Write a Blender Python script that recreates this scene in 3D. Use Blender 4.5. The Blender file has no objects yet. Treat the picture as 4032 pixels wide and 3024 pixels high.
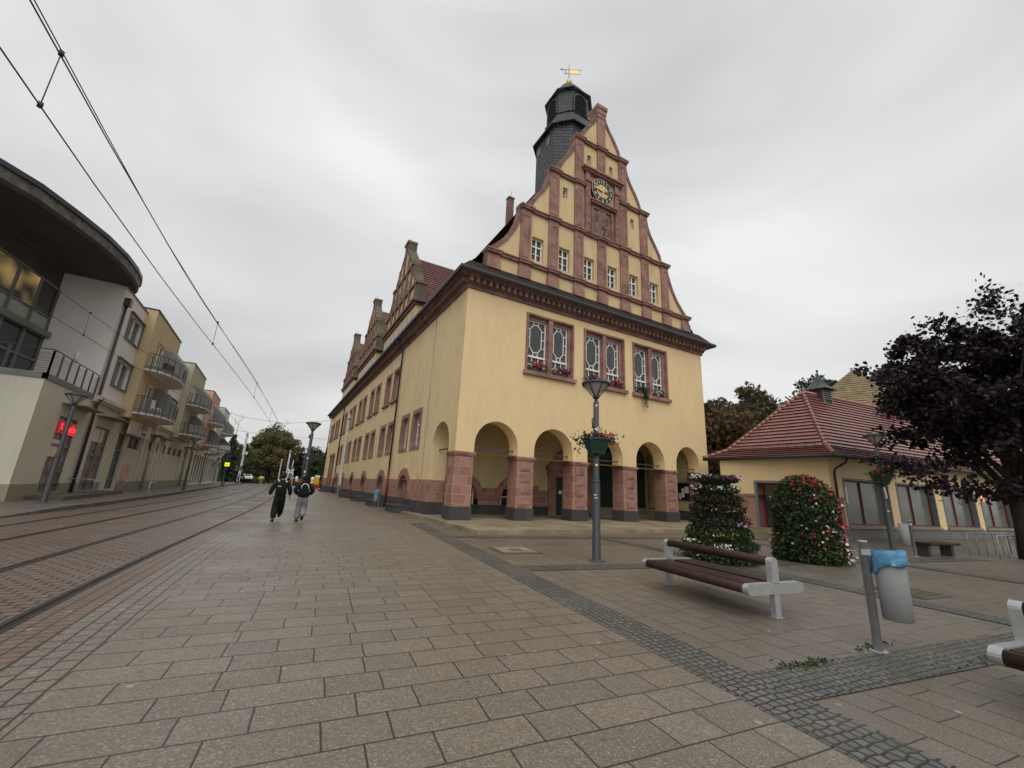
import bpy, math, random
import numpy as np
from mathutils import Vector, Matrix
random.seed(7); RNG = np.random.default_rng(11)
R_ = math.radians
SC = bpy.context.scene
COL = SC.collection
# ------------------------------------------------------------ camera, sky, sun, exposure
cam_d = bpy.data.cameras.new('camera'); cam = bpy.data.objects.new('camera', cam_d); COL.objects.link(cam)
_F, _P, _RO, _A = 1625.3, 0.249252, 0.0492936, 0.502488954
_cp, _sp = math.cos(_P), math.sin(_P)
_f = Vector((0, _cp, _sp)); _r = Vector((1, 0, 0)); _u = _r.cross(_f)
_r2 = _r*math.cos(_RO)+_u*math.sin(_RO); _u2 = -_r*math.sin(_RO)+_u*math.cos(_RO)
_q = Matrix.Rotation(-_A, 3, 'Z')
_r2, _u2, _f2 = _q @ _r2, _q @ _u2, _q @ _f
M = Matrix(((_r2.x, _u2.x, -_f2.x, 0), (_r2.y, _u2.y, -_f2.y, 0), (_r2.z, _u2.z, -_f2.z, 1.6), (0, 0, 0, 1)))
cam.matrix_world = M
cam_d.sensor_width = 36; cam_d.sensor_fit = 'HORIZONTAL'; cam_d.lens = 36*_F/4032
cam_d.clip_start = 0.05; cam_d.clip_end = 3000
SC.camera = cam

SUN_EL, SUN_AZ = R_(48), R_(205)      # azimuth measured clockwise from +Y, i.e. behind the camera, to the left
w = bpy.data.worlds.new('World'); SC.world = w; w.use_nodes = True
nt = w.node_tree; nt.nodes.clear(); N = nt.nodes.new; L = nt.links.new
sky = N('ShaderNodeTexSky'); sky.sky_type = 'NISHITA'; sky.sun_disc = False
sky.sun_elevation = SUN_EL; sky.sun_rotation = SUN_AZ; sky.air_density = 1.5; sky.dust_density = 4
tc = N('ShaderNodeTexCoord')
mp = N('ShaderNodeMapping'); mp.inputs['Scale'].default_value = (1.0, 1.0, 2.6); mp.inputs['Rotation'].default_value = (0, 0, R_(35))
L(tc.outputs['Generated'], mp.inputs['Vector'])
n1 = N('ShaderNodeTexNoise'); n1.inputs['Scale'].default_value = 1.25; n1.inputs['Detail'].default_value = 4; n1.inputs['Roughness'].default_value = .42; n1.inputs['Distortion'].default_value = .5
L(mp.outputs[0], n1.inputs['Vector'])
cr = N('ShaderNodeValToRGB')
cr.color_ramp.elements[0].position = .3; cr.color_ramp.elements[0].color = (4.2, 4.25, 4.32, 1)
cr.color_ramp.elements[1].position = .68; cr.color_ramp.elements[1].color = (6.9, 6.9, 6.8, 1)
L(n1.outputs['Fac'], cr.inputs[0])
# overcast: brighter overhead than at the horizon
sx = N('ShaderNodeSeparateXYZ'); L(tc.outputs['Generated'], sx.inputs[0])
mr = N('ShaderNodeMapRange'); mr.inputs['From Min'].default_value = 0; mr.inputs['From Max'].default_value = 1; mr.inputs['To Min'].default_value = .96; mr.inputs['To Max'].default_value = 1.2
L(sx.outputs['Z'], mr.inputs['Value'])
ml = N('ShaderNodeVectorMath'); ml.operation = 'SCALE'; L(cr.outputs[0], ml.inputs[0]); L(mr.outputs[0], ml.inputs['Scale'])
mix = N('ShaderNodeMixRGB'); mix.inputs[0].default_value = .93
L(sky.outputs[0], mix.inputs[1]); L(ml.outputs[0], mix.inputs[2])
bg = N('ShaderNodeBackground'); bg.inputs['Strength'].default_value = .1
L(mix.outputs[0], bg.inputs['Color'])
wo = N('ShaderNodeOutputWorld'); L(bg.outputs[0], wo.inputs['Surface'])

sd = bpy.data.lights.new('sun', 'SUN'); sun = bpy.data.objects.new('sun', sd); COL.objects.link(sun)
sd.energy = 1.1; sd.angle = R_(60); sd.color = (1, .96, .9)
sun.rotation_euler = Vector((-math.sin(SUN_AZ)*math.cos(SUN_EL), -math.cos(SUN_AZ)*math.cos(SUN_EL), -math.sin(SUN_EL))).to_track_quat('-Z', 'Y').to_euler()
SC.view_settings.view_transform = 'Standard'; SC.view_settings.look = 'None'
SC.view_settings.exposure = 0.3; SC.view_settings.gamma = 1.0
SC.cycles.max_bounces = 6; SC.cycles.use_denoising = True

# ------------------------------------------------------------ helpers
class MB:
    def __init__(s): s.v, s.f, s.m, s.s = [], [], [], []
    def V(s, p): s.v.append(tuple(p)); return len(s.v)-1
    def face(s, pts, m=0, sm=False):
        b = len(s.v); s.v += [tuple(p) for p in pts]; s.f.append(tuple(range(b, b+len(pts)))); s.m.append(m); s.s.append(sm)
    def idx(s, ids, m=0, sm=False): s.f.append(tuple(ids)); s.m.append(m); s.s.append(sm)
    def box(s, x0, x1, y0, y1, z0, z1, m=0):
        P = [(x0,y0,z0),(x1,y0,z0),(x1,y1,z0),(x0,y1,z0),(x0,y0,z1),(x1,y0,z1),(x1,y1,z1),(x0,y1,z1)]
        s.hexa(P, m)
    def hexa(s, P, m=0):
        b = len(s.v); s.v += [tuple(p) for p in P]
        for q in ((0,3,2,1),(4,5,6,7),(0,1,5,4),(1,2,6,5),(2,3,7,6),(3,0,4,7)): s.idx([b+i for i in q], m)
    def obox(s, c, sx, sy, sz, rz=0, m=0, taper=1):       # c is the centre of the base
        ca, sa = math.cos(rz), math.sin(rz); P = []
        for k, z in ((1, 0), (taper, sz)):
            for a, b in ((-1,-1),(1,-1),(1,1),(-1,1)):
                x, y = a*sx/2*k, b*sy/2*k
                P.append((c[0]+x*ca-y*sa, c[1]+x*sa+y*ca, c[2]+z))
        s.hexa(P, m)
    def prism(s, pts, a, b, fn, m=0, cap=True):           # pts (u,v) CCW; fn(u,v,t)
        n = len(pts); b0 = len(s.v)
        for t in (a, b): s.v += [tuple(fn(p[0], p[1], t)) for p in pts]
        for i in range(n):
            j = (i+1) % n; s.idx((b0+i, b0+j, b0+n+j, b0+n+i), m)
        if cap: s.idx([b0+i for i in range(n)][::-1], m); s.idx([b0+n+i for i in range(n)], m)
    def tube(s, path, r, n=8, m=0, cap=True, sm=True):
        path = [Vector(p) for p in path]; k = len(path)
        rs = r if isinstance(r, (list, tuple)) else [r]*k
        b0 = len(s.v); prev = None
        for i, p in enumerate(path):
            d = (path[min(i+1, k-1)]-path[max(i-1, 0)])
            d = d.normalized() if d.length > 1e-9 else Vector((0, 0, 1))
            if prev is None:
                a = Vector((0, 0, 1)) if abs(d.z) < .9 else Vector((1, 0, 0)); e1 = d.cross(a).normalized()
            else:
                e1 = (prev-d*prev.dot(d))
                e1 = e1.normalized() if e1.length > 1e-6 else d.orthogonal().normalized()
            prev = e1; e2 = d.cross(e1)
            for j in range(n):
                t = 2*math.pi*j/n; s.v.append(tuple(p+(e1*math.cos(t)+e2*math.sin(t))*rs[i]))
        for i in range(k-1):
            for j in range(n):
                a = b0+i*n+j; b = b0+i*n+(j+1) % n; s.idx((a, b, b+n, a+n), m, sm)
        if cap: s.idx([b0+j for j in range(n)][::-1], m); s.idx([b0+(k-1)*n+j for j in range(n)], m)
    def lathe(s, prof, c=(0, 0, 0), n=16, m=0, sm=True, ph=0, sx=1, sy=1, caps=True):
        b0 = len(s.v)
        for r, z in prof:
            for j in range(n):
                t = 2*math.pi*j/n+ph; s.v.append((c[0]+r*sx*math.cos(t), c[1]+r*sy*math.sin(t), c[2]+z))
        for i in range(len(prof)-1):
            for j in range(n):
                a = b0+i*n+j; b = b0+i*n+(j+1) % n; s.idx((a, b, b+n, a+n), m, sm)
        if caps:
            if prof[0][0] > 1e-4: s.idx([b0+j for j in range(n)][::-1], m)
            if prof[-1][0] > 1e-4: s.idx([b0+(len(prof)-1)*n+j for j in range(n)], m)
    def add(s, o, fn=None):
        b = len(s.v); s.v += [tuple(fn(p)) if fn else p for p in o.v]; s.f += [tuple(i+b for i in f) for f in o.f]; s.m += o.m; s.s += o.s
    def build(s, name, mats, parent=None, kind=None):
        me = bpy.data.meshes.new(name); me.from_pydata(s.v, [], s.f)
        for mt in (mats if isinstance(mats, (list, tuple)) else [mats]): me.materials.append(mt)
        me.polygons.foreach_set('material_index', s.m); me.polygons.foreach_set('use_smooth', s.s); me.update()
        return link(name, me, parent, kind)

def link(name, me, parent=None, kind=None):
    o = bpy.data.objects.new(name, me); COL.objects.link(o)
    if parent is not None:
        o.parent = parent
        if parent.get('_w'):
            r = parent
            while r.parent is not None: r = r.parent
            if parent is r: o.matrix_parent_inverse = Matrix.Translation(-Vector(r.location))
            o['_w'] = 1
    if kind: o['kind'] = kind
    return o
def tag(o, label, cat, group=None, kind=None):
    o['label'] = label; o['category'] = cat
    if group: o['group'] = group
    if kind: o['kind'] = kind
    return o
def thing(name, label, cat, loc=(0, 0, 0), rz=0, group=None, world=False):
    o = bpy.data.objects.new(name, None); COL.objects.link(o); o.location = loc; o.rotation_euler = (0, 0, rz); o.empty_display_size = .2
    tag(o, label, cat, group)
    if world: o['_w'] = 1      # children of this thing are written in world coordinates
    return o
def dup(root, loc, rz=None, label=None, scale=None):
    r = root.copy(); COL.objects.link(r); r.location = loc
    if rz is not None: r.rotation_euler = (0, 0, rz)
    if scale: r.scale = scale if isinstance(scale, tuple) else (scale,)*3
    if label: r['label'] = label
    def rec(a, b):
        for ch in list(a.children):
            if ch == b: continue
            c = ch.copy(); COL.objects.link(c); c.parent = b; c.matrix_parent_inverse = ch.matrix_parent_inverse.copy(); rec(ch, c)
    rec(root, r); return r
_fonts = {}
def text_mb(txt, size, depth, shear=0):
    cu = bpy.data.curves.new('t', 'FONT'); cu.body = txt; cu.size = size; cu.extrude = depth; cu.align_x = 'CENTER'; cu.align_y = 'CENTER'; cu.shear = shear; cu.resolution_u = 3
    o = bpy.data.objects.new('t', cu); COL.objects.link(o)
    me = bpy.data.meshes.new_from_object(o.evaluated_get(bpy.context.evaluated_depsgraph_get()))
    mb = MB(); mb.v = [tuple(v.co) for v in me.vertices]; mb.f = [tuple(p.vertices) for p in me.polygons]; mb.m = [0]*len(mb.f); mb.s = [False]*len(mb.f)
    bpy.data.objects.remove(o); bpy.data.curves.remove(cu); bpy.data.meshes.remove(me)
    return mb

# ------------------------------------------------------------ materials
def mat(name, col, rough=.7, metal=0, emit=None, es=0, spec=.5, coat=0):
    m = bpy.data.materials.new(name); m.use_nodes = True; b = m.node_tree.nodes['Principled BSDF']
    b.inputs['Base Color'].default_value = (*col, 1); b.inputs['Roughness'].default_value = rough; b.inputs['Metallic'].default_value = metal
    b.inputs['Specular IOR Level'].default_value = spec; b.inputs['Coat Weight'].default_value = coat
    if emit: b.inputs['Emission Color'].default_value = (*emit, 1); b.inputs['Emission Strength'].default_value = es
    return m
class NT:
    def __init__(s, m): s.t = m.node_tree; s.b = s.t.nodes['Principled BSDF']
    def n(s, typ, **kw):
        x = s.t.nodes.new(typ)
        for k, v in kw.items():
            if k in x.inputs: x.inputs[k].default_value = v
            else: setattr(x, k, v)
        return x
    def l(s, a, b): s.t.links.new(a, b)
    def coords(s, mode='wall', rot=0, scale=(1, 1, 1)):
        tc = s.n('ShaderNodeTexCoord')
        if mode == 'uv': v = tc.outputs['UV']
        elif mode == 'wall':
            sp = s.n('ShaderNodeSeparateXYZ'); s.l(tc.outputs['Object'], sp.inputs[0])
            a = s.n('ShaderNodeMath', operation='ADD'); s.l(sp.outputs[0], a.inputs[0]); s.l(sp.outputs[1], a.inputs[1])
            c = s.n('ShaderNodeCombineXYZ'); s.l(a.outputs[0], c.inputs[0]); s.l(sp.outputs[2], c.inputs[1]); v = c.outputs[0]
        else: v = tc.outputs['Object']
        if rot or scale != (1, 1, 1):
            mp = s.n('ShaderNodeMapping'); mp.inputs['Rotation'].default_value = (0, 0, rot); mp.inputs['Scale'].default_value = scale
            s.l(v, mp.inputs['Vector']); v = mp.outputs[0]
        return v
    def slate_uv(s):
        tc = s.n('ShaderNodeTexCoord'); sp = s.n('ShaderNodeSeparateXYZ'); s.l(tc.outputs['Object'], sp.inputs[0]); a = s.mul(s.mul(sp.outputs[0], 1.3), s.mul(sp.outputs[1], -.8), 'ADD'); c = s.n('ShaderNodeCombineXYZ'); s.l(a, c.inputs[0]); s.l(s.mul(a, .18), c.inputs[2]); s.l(s.mul(sp.outputs[2], s.mul(a, .16), 'ADD'), c.inputs[1]); return c.outputs[0]
    def obj(s): return s.n('ShaderNodeTexCoord').outputs['Object']
    def noise(s, vec, scale, detail=4, rough=.55, lo=None, hi=None):
        x = s.n('ShaderNodeTexNoise', Scale=scale, Detail=detail, Roughness=rough)
        if vec is not None: s.l(vec, x.inputs['Vector'])
        o = x.outputs['Fac']
        if lo is not None:
            r = s.n('ShaderNodeMapRange'); r.inputs['From Min'].default_value = lo; r.inputs['From Max'].default_value = hi; s.l(o, r.inputs['Value']); o = r.outputs[0]
        return o
    def mixc(s, fac, a, b, mode='MIX'):
        x = s.n('ShaderNodeMixRGB', blend_type=mode)
        for sock, val in ((0, fac), (1, a), (2, b)):
            if isinstance(val, (int, float)): x.inputs[sock].default_value = val
            elif isinstance(val, tuple): x.inputs[sock].default_value = (*val, 1)
            else: s.l(val, x.inputs[sock])
        return x.outputs[0]
    def mul(s, a, k, op='MULTIPLY'):
        x = s.n('ShaderNodeMath', operation=op); s.l(a, x.inputs[0])
        if isinstance(k, (int, float)): x.inputs[1].default_value = k
        else: s.l(k, x.inputs[1])
        return x.outputs[0]
    def brick(s, vec, w_, h, mortar=.01, off=.5, c1=(1, 1, 1), c2=(.8, .8, .8), cm=(.2, .2, .2), bias=0, sq=1, sqf=2, smooth=.1):
        x = s.n('ShaderNodeTexBrick', Scale=1.0); x.offset = off; x.squash = sq; x.squash_frequency = sqf
        for k, v in (('Brick Width', w_), ('Row Height', h), ('Mortar Size', mortar), ('Mortar Smooth', smooth), ('Bias', bias)): x.inputs[k].default_value = v
        for k, v in (('Color1', c1), ('Color2', c2), ('Mortar', cm)): x.inputs[k].default_value = (*v, 1)
        s.l(vec, x.inputs['Vector']); return x
    def bump(s, h, strength=.3, dist=.02, prev=None):
        x = s.n('ShaderNodeBump', Strength=strength, Distance=dist); s.l(h, x.inputs['Height'])
        if prev is not None: s.l(prev, x.inputs['Normal'])
        s.l(x.outputs[0], s.b.inputs['Normal']); return x.outputs[0]
    def col(s, c): s.l(c, s.b.inputs['Base Color'])
    def rough(s, c): s.l(c, s.b.inputs['Roughness'])

def plaster(name, c, c2, grime=(.3, .26, .18), amt=.35):
    m = mat(name, c, .9, spec=.25); t = NT(m); o = t.obj()
    mp = t.n('ShaderNodeMapping'); mp.inputs['Scale'].default_value = (1, 1, .35); t.l(o, mp.inputs['Vector'])
    a = t.noise(mp.outputs[0], .55, 5, .6, .4, .72); b = t.noise(mp.outputs[0], 2.2, 6, .65, .48, .85)
    fine = t.noise(o, 26, 3, .6)
    ms = t.n('ShaderNodeMapping'); ms.inputs['Scale'].default_value = (2.2, 2.2, .07); t.l(o, ms.inputs['Vector']); st = t.noise(ms.outputs[0], 1.6, 5, .7, .56, .8)
    x = t.mixc(t.mul(a, .55), c, c2); x = t.mixc(t.mul(b, amt), x, grime); x = t.mixc(t.mul(st, amt*.8), x, grime)
    x = t.mixc(t.mul(fine, .22), x, tuple(v*.72 for v in c))
    t.col(x); t.bump(t.noise(o, 60, 3, .7), .25, .01); return m
def stone(name, c1, c2, bw=.62, bh=.42, mortar=.012, cm=(.42, .3, .24), var=.5, rough=.85):
    m = mat(name, c1, rough, spec=.3); t = NT(m); v = t.slate_uv() if name == 'slate' else t.coords('wall'); o = t.obj()
    b = t.brick(v, bw, bh, mortar, .37, (1, 1, 1), (0, 0, 0), (.5, .5, .5), sq=.7, sqf=3)
    n = t.noise(o, 3.2, 6, .65, .3, .75)
    x = t.mixc(b.outputs['Color'], c2, c1); x = t.mixc(t.mul(n, var), x, tuple(v_*.55 for v_ in c2))
    x = t.mixc(t.mul(t.noise(o, 22, 4, .6), .3), x, tuple(min(1, v_*1.35) for v_ in c1))
    x = t.mixc(b.outputs['Fac'], x, cm); t.col(x)
    inv = t.mul(b.outputs['Fac'], -1.0); nb = t.bump(inv, .45, .02); t.bump(t.noise(o, 30, 4, .7), .3, .02, nb); return m
def mottled(name, c1, c2, sc=3, rough=.85, bump=.3, fine=24, metal=0, spec=.4):
    m = mat(name, c1, rough, metal, spec=spec); t = NT(m); o = t.obj()
    x = t.mixc(t.noise(o, sc, 5, .65, .35, .7), c1, c2); x = t.mixc(t.mul(t.noise(o, fine, 4, .65), .35), x, tuple(v*.6 for v in c2)); t.col(x)
    if bump: t.bump(t.noise(o, fine*1.5, 4, .7), bump, .015)
    return m
def paint(name, c, rough=.45, wear=.15, metal=0):
    m = mat(name, c, rough, metal); t = NT(m); o = t.obj()
    t.col(t.mixc(t.mul(t.noise(o, 7, 5, .65, .5, .9), wear*2.2), c, tuple(v*.5+.03 for v in c)))
    t.rough(t.mixc(t.noise(o, 5, 4, .6), (rough*.8,)*3, (min(1, rough*1.25),)*3)); return m
def foliage(name, cols, rough=.55, trans=.25):
    m = mat(name, cols[0], rough, spec=.3); t = NT(m); g = t.n('ShaderNodeNewGeometry')
    r = t.n('ShaderNodeValToRGB'); t.l(g.outputs['Random Per Island'], r.inputs[0]); e = r.color_ramp.elements
    e[0].color = (*cols[0], 1); e[1].color = (*cols[-1], 1)
    for i, c in enumerate(cols[1:-1]): k = e.new((i+1)/(len(cols)-1)); k.color = (*c, 1)
    big = t.noise(t.obj(), .8, 3, .6, .35, .65)
    x = t.mixc(t.mul(big, .45), r.outputs[0], tuple(v*.55 for v in cols[0])); t.col(x)
    tr = t.n('ShaderNodeBsdfTranslucent'); t.l(x, tr.inputs['Color']); mx = t.n('ShaderNodeMixShader', Fac=trans)
    out = t.t.nodes['Material Output']; t.l(t.b.outputs[0], mx.inputs[1]); t.l(tr.outputs[0], mx.inputs[2]); t.l(mx.outputs[0], out.inputs['Surface']); return m
def slabs(name, w_, h, rot, mode='obj', c1=(.27, .225, .175), c2=(.22, .185, .15), cm=(.055, .045, .035), mortar=.011, off=.5, speck=True, zig=0, moss=.35, sq=1, wet=True, dist=0, bumpk=.5, mottle=.4):
    m = mat(name, c1, .5, spec=.5); t = NT(m); o = t.obj(); v = t.coords(mode, rot)
    if zig:
        sp = t.n('ShaderNodeSeparateXYZ'); t.l(v, sp.inputs[0]); pp = t.n('ShaderNodeMath', operation='PINGPONG'); t.l(sp.outputs[0], pp.inputs[0]); pp.inputs[1].default_value = w_/2
        a = t.mul(pp.outputs[0], zig); ad = t.n('ShaderNodeMath', operation='ADD'); t.l(sp.outputs[1], ad.inputs[0]); t.l(a, ad.inputs[1])
        c = t.n('ShaderNodeCombineXYZ'); t.l(sp.outputs[0], c.inputs[0]); t.l(ad.outputs[0], c.inputs[1]); v = c.outputs[0]
    d = dist if dist else .012
    nz = t.n('ShaderNodeTexNoise', Scale=(9.0 if dist else 2.5), Detail=2.0); t.l(o, nz.inputs['Vector'])
    vs = t.n('ShaderNodeVectorMath', operation='SUBTRACT'); t.l(nz.outputs['Color'], vs.inputs[0]); vs.inputs[1].default_value = (.5, .5, .5)
    vk = t.n('ShaderNodeVectorMath', operation='SCALE'); t.l(vs.outputs[0], vk.inputs[0]); vk.inputs['Scale'].default_value = d*2
    va = t.n('ShaderNodeVectorMath', operation='ADD'); t.l(v, va.inputs[0]); t.l(vk.outputs[0], va.inputs[1]); v = va.outputs[0]
    if off < 0:
        sp = t.n('ShaderNodeSeparateXYZ'); t.l(v, sp.inputs[0]); fl_ = t.n('ShaderNodeMath', operation='FLOOR'); t.l(t.mul(sp.outputs[1], 1/h), fl_.inputs[0])
        wn = t.n('ShaderNodeTexWhiteNoise', noise_dimensions='1D'); t.l(fl_.outputs[0], wn.inputs['W'])
        par = t.n('ShaderNodeMath', operation='PINGPONG'); t.l(fl_.outputs[0], par.inputs[0]); par.inputs[1].default_value = 1
        k1 = t.mul(t.mul(par.outputs[0], w_*.5), t.mul(wn.outputs['Value'], w_*.36), 'ADD'); ax = t.mul(sp.outputs[0], k1, 'ADD'); cs = t.n('ShaderNodeMath', operation='COSINE'); t.l(t.mul(ax, math.pi/w_), cs.inputs[0]); ax = t.mul(ax, t.mul(cs.outputs[0], w_*.11), 'ADD')
        c = t.n('ShaderNodeCombineXYZ'); t.l(ax, c.inputs[0]); t.l(sp.outputs[1], c.inputs[1]); v = c.outputs[0]; off = 0
    b = t.brick(v, w_, h, mortar, off, (1, 1, 1), (0, 0, 0), (.5, .5, .5), sq=sq, sqf=2, smooth=.3)
    x = t.mixc(b.outputs['Color'], c2, c1)
    n = t.noise(o, .45, 6, .65, .35, .72); x = t.mixc(t.mul(n, mottle), x, tuple(v_*.62 for v_ in c2))
    n2 = t.noise(o, 3.0, 5, .7, .45, .8); x = t.mixc(t.mul(n2, .3), x, tuple(v_*.66 for v_ in c2))
    nb = None
    if speck:
        s1 = t.noise(o, 58, 3, .8, .44, .58); x = t.mixc(t.mul(s1, .6), x, tuple(v_*.36 for v_ in c2))
        s2 = t.noise(o, 47, 3, .8, .56, .66); x = t.mixc(t.mul(s2, .6), x, tuple(min(1, v_*1.9) for v_ in c1))
        vg = t.n('ShaderNodeTexVoronoi', voronoi_dimensions='2D', Scale=1.7, Randomness=1.0); t.l(o, vg.inputs['Vector']); gm_ = t.n('ShaderNodeMapRange'); gm_.inputs['From Min'].default_value = .052; gm_.inputs['From Max'].default_value = .03; t.l(vg.outputs['Distance'], gm_.inputs['Value']); sc2 = t.n('ShaderNodeSeparateXYZ'); t.l(vg.outputs['Color'], sc2.inputs[0])
        x = t.mixc(t.mul(gm_.outputs[0], t.mul(sc2.outputs[0], .75)), x, t.mixc(t.mul(sc2.outputs[1], .5, 'GREATER_THAN'), (.06, .055, .05), (.42, .40, .36)))
        nb = t.bump(s1, .25, .006)
    mo = t.noise(o, 1.1, 4, .6, .5, .68); cmx = t.mixc(t.mul(mo, moss), cm, (.06, .075, .02))
    x = t.mixc(b.outputs['Fac'], x, cmx); t.col(x)
    t.bump(t.mul(b.outputs['Fac'], -1.0), bumpk, .02, nb)
    if wet: t.rough(t.mixc(t.noise(o, .5, 4, .6, .4, .62), (.52,)*3, (.3,)*3))
    return m

MT = {}
MT['plaster'] = plaster('yellow_plaster', (.80, .615, .355), (.73, .555, .315), (.50, .40, .22), .30)
MT['plaster_side'] = plaster('weathered_side_plaster', (.78, .605, .35), (.66, .52, .30), (.36, .31, .19), .55)
MT['plaster_gable'] = plaster('gable_plaster', (.68, .525, .30), (.58, .45, .255), (.26, .22, .14), .62)
MT['sand'] = mottled('red_sandstone', (.43, .25, .20), (.19, .105, .088), 1.3, .88, .35, 8)
MT['sand_w'] = mottled('weathered_sandstone', (.31, .175, .145), (.13, .08, .068), 1.6, .88, .4, 10)
MT['mossy'] = mottled('mossy_coping_stone', (.17, .15, .10), (.10, .085, .06), 1.6, .9, .4, 10)
MT['ashlar'] = stone('sandstone_ashlar', (.40, .225, .165), (.26, .125, .10))
MT['dark_stone'] = stone('dark_basalt', (.075, .07, .068), (.05, .048, .048), 1.1, .9, .008, (.03, .03, .03), .3)
MT['slate'] = stone('slate', (.082, .09, .106), (.04, .046, .057), .4, .27, .034, (.006, .007, .009), .3, .5)
MT['tile'] = mottled('red_roof_tile', (.34, .135, .11), (.24, .09, .078), 1.8, .33, .25, 14, spec=.85)
MT['tile'].node_tree.nodes['Principled BSDF'].inputs['Coat Weight'].default_value = .25; MT['tile'].node_tree.nodes['Principled BSDF'].inputs['Coat Roughness'].default_value = .35
MT['tile_lip_shade'] = mat('tile_shadow_gap', (.035, .016, .014), .9, spec=.1)  # near-black lip faces paint in the shadow under each tile course
MT['tile_dark'] = mottled('old_roof_tile', (.05, .03, .027), (.025, .02, .02), 2.4, .85, .3, 14, spec=.15)
MT['tile_old'] = mottled('lichen_roof_tile', (.36, .28, .13), (.16, .12, .09), 1.6, .85, .3, 12)
MT['gutter'] = paint('dark_gutter', (.032, .032, .034), .5)
MT['red_paint'] = paint('dark_red_paint', (.16, .018, .018), .5, .3)
MT['white'] = paint('white_paint', (.82, .82, .79), .45, .03)
MT['glass'] = mat('dark_glass', (.028, .032, .034), .06, spec=.6)
MT['leaded'] = mottled('leaded_glass', (.085, .095, .092), (.055, .062, .062), 5, .25, .1, 30)
MT['shopglass'] = mottled('grey_glass', (.19, .20, .18), (.115, .125, .115), .5, .12, 0, 3, spec=.7)  # diffuse grey paints in the interior light behind the shop panes
MT['gold'] = mat('gilding', (.8, .56, .2), .4, .35)
MT['black'] = paint('black_paint', (.012, .012, .013), .45)
MT['green_door'] = paint('dark_green_door', (.012, .035, .032), .45)
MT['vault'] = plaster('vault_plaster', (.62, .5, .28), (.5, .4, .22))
MT['zinc'] = mottled('zinc_sheet', (.20, .21, .21), (.145, .155, .16), 2, .55, .05, 20, .05)
MT['anthracite'] = paint('anthracite_paint', (.038, .043, .05), .42, .2)
MT['galv'] = mottled('galvanised_steel', (.46, .47, .475), (.33, .345, .35), 5, .5, .06, 30, .1)
MT['bare_metal'] = mottled('brushed_aluminium', (.55, .56, .56), (.42, .43, .44), 6, .38, .08, 30, .55)
MT['steel'] = mottled('rail_steel', (.17, .155, .14), (.07, .055, .045), 6, .35, .1, 30, .8)
MT['groove'] = mat('rail_groove', (.012, .011, .01), .9)
MT['copper'] = mottled('patinated_copper', (.125, .15, .147), (.06, .07, .072), 3, .6, .15)
MT['concrete'] = mottled('stained_concrete', (.36, .31, .21), (.17, .13, .075), .8, .8, .3, 9)
MT['kerb'] = stone('granite_kerb', (.16, .15, .14), (.10, .095, .09), .9, .5, .01, (.04, .04, .04), .4)
MT['litglass'] = mat('lit_window', (.05, .05, .045), .12, emit=(1, .68, .25), es=.10)
_t = NT(MT['litglass']); _e = _t.noise(_t.obj(), .8, 1, .5, .4, .75); _t.l(_t.mul(_e, .24), _t.b.inputs['Emission Strength'])
G6 = R_(6)
MT['plaza'] = slabs('plaza_slabs', .57, .355, G6+R_(90), c1=(.21, .177, .139), c2=(.168, .142, .112), cm=(.032, .027, .022), mortar=.008, off=-1)
MT['walk'] = slabs('walkway_slabs', .555, .35, R_(5.2), c1=(.245, .208, .163), c2=(.19, .162, .128), cm=(.03, .025, .02), mortar=.0085, off=-1)
MT['row'] = slabs('paver_rows', .2, .155, R_(90), 'uv', c1=(.25, .213, .168), c2=(.20, .172, .138), cm=(.035, .03, .025), moss=.2)
MT['bed'] = slabs('track_pavers', .23, .16, 0, 'uv', c1=(.225, .16, .118), c2=(.17, .125, .096), cm=(.03, .023, .019), mortar=.016, zig=.22, moss=.2, off=.5, bumpk=.8)
MT['bedrow'] = slabs('track_edge_pavers', .16, .13, 0, 'uv', c1=(.235, .16, .115), c2=(.18, .125, .093), cm=(.032, .024, .02), mortar=.01, off=0, moss=.1)
def setts(name):
    m = mat(name, (.12, .115, .11), .7, spec=.4); t = NT(m); o = t.obj()
    mp = t.n('ShaderNodeMapping'); mp.inputs['Rotation'].default_value = (0, 0, G6); mp.inputs['Scale'].default_value = (10.5, 12.2, 1); t.l(o, mp.inputs['Vector'])
    va = t.n('ShaderNodeTexVoronoi', voronoi_dimensions='2D', feature='DISTANCE_TO_EDGE', Scale=1.0, Randomness=.4); t.l(mp.outputs[0], va.inputs['Vector'])
    vb = t.n('ShaderNodeTexVoronoi', voronoi_dimensions='2D', Scale=1.0, Randomness=.4); t.l(mp.outputs[0], vb.inputs['Vector'])
    sp = t.n('ShaderNodeSeparateXYZ'); t.l(vb.outputs['Color'], sp.inputs[0])
    x = t.mixc(sp.outputs[0], (.20, .19, .178), (.12, .115, .11)); x = t.mixc(t.mul(t.noise(o, .7, 5, .65, .38, .7), .5), x, (.06, .057, .055)); x = t.mixc(t.mul(t.noise(o, 60, 3, .7), .45), x, (.05, .05, .05))
    e = t.n('ShaderNodeMapRange'); e.inputs['From Min'].default_value = .03; e.inputs['From Max'].default_value = .13; t.l(va.outputs['Distance'], e.inputs['Value'])
    j = t.mixc(t.noise(o, 1.0, 4, .6, .42, .62), (.028, .026, .022), (.075, .085, .03)); x = t.mixc(e.outputs[0], j, x); t.col(x)
    nb = t.bump(e.outputs[0], .9, .025); t.bump(t.noise(o, 45, 4, .7), .4, .015, nb); t.rough(t.mixc(t.noise(o, .6, 4, .6, .4, .62), (.6,)*3, (.33,)*3)); return m
MT['setts'] = setts('cobble_setts')
_unused = lambda: slabs('cobble_setts', .125, .098, G6, c1=(.15, .142, .132), c2=(.085, .082, .08), cm=(.03, .028, .024), mortar=.013, dist=.03, speck=False, moss=1.0, bumpk=1.0)
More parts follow.
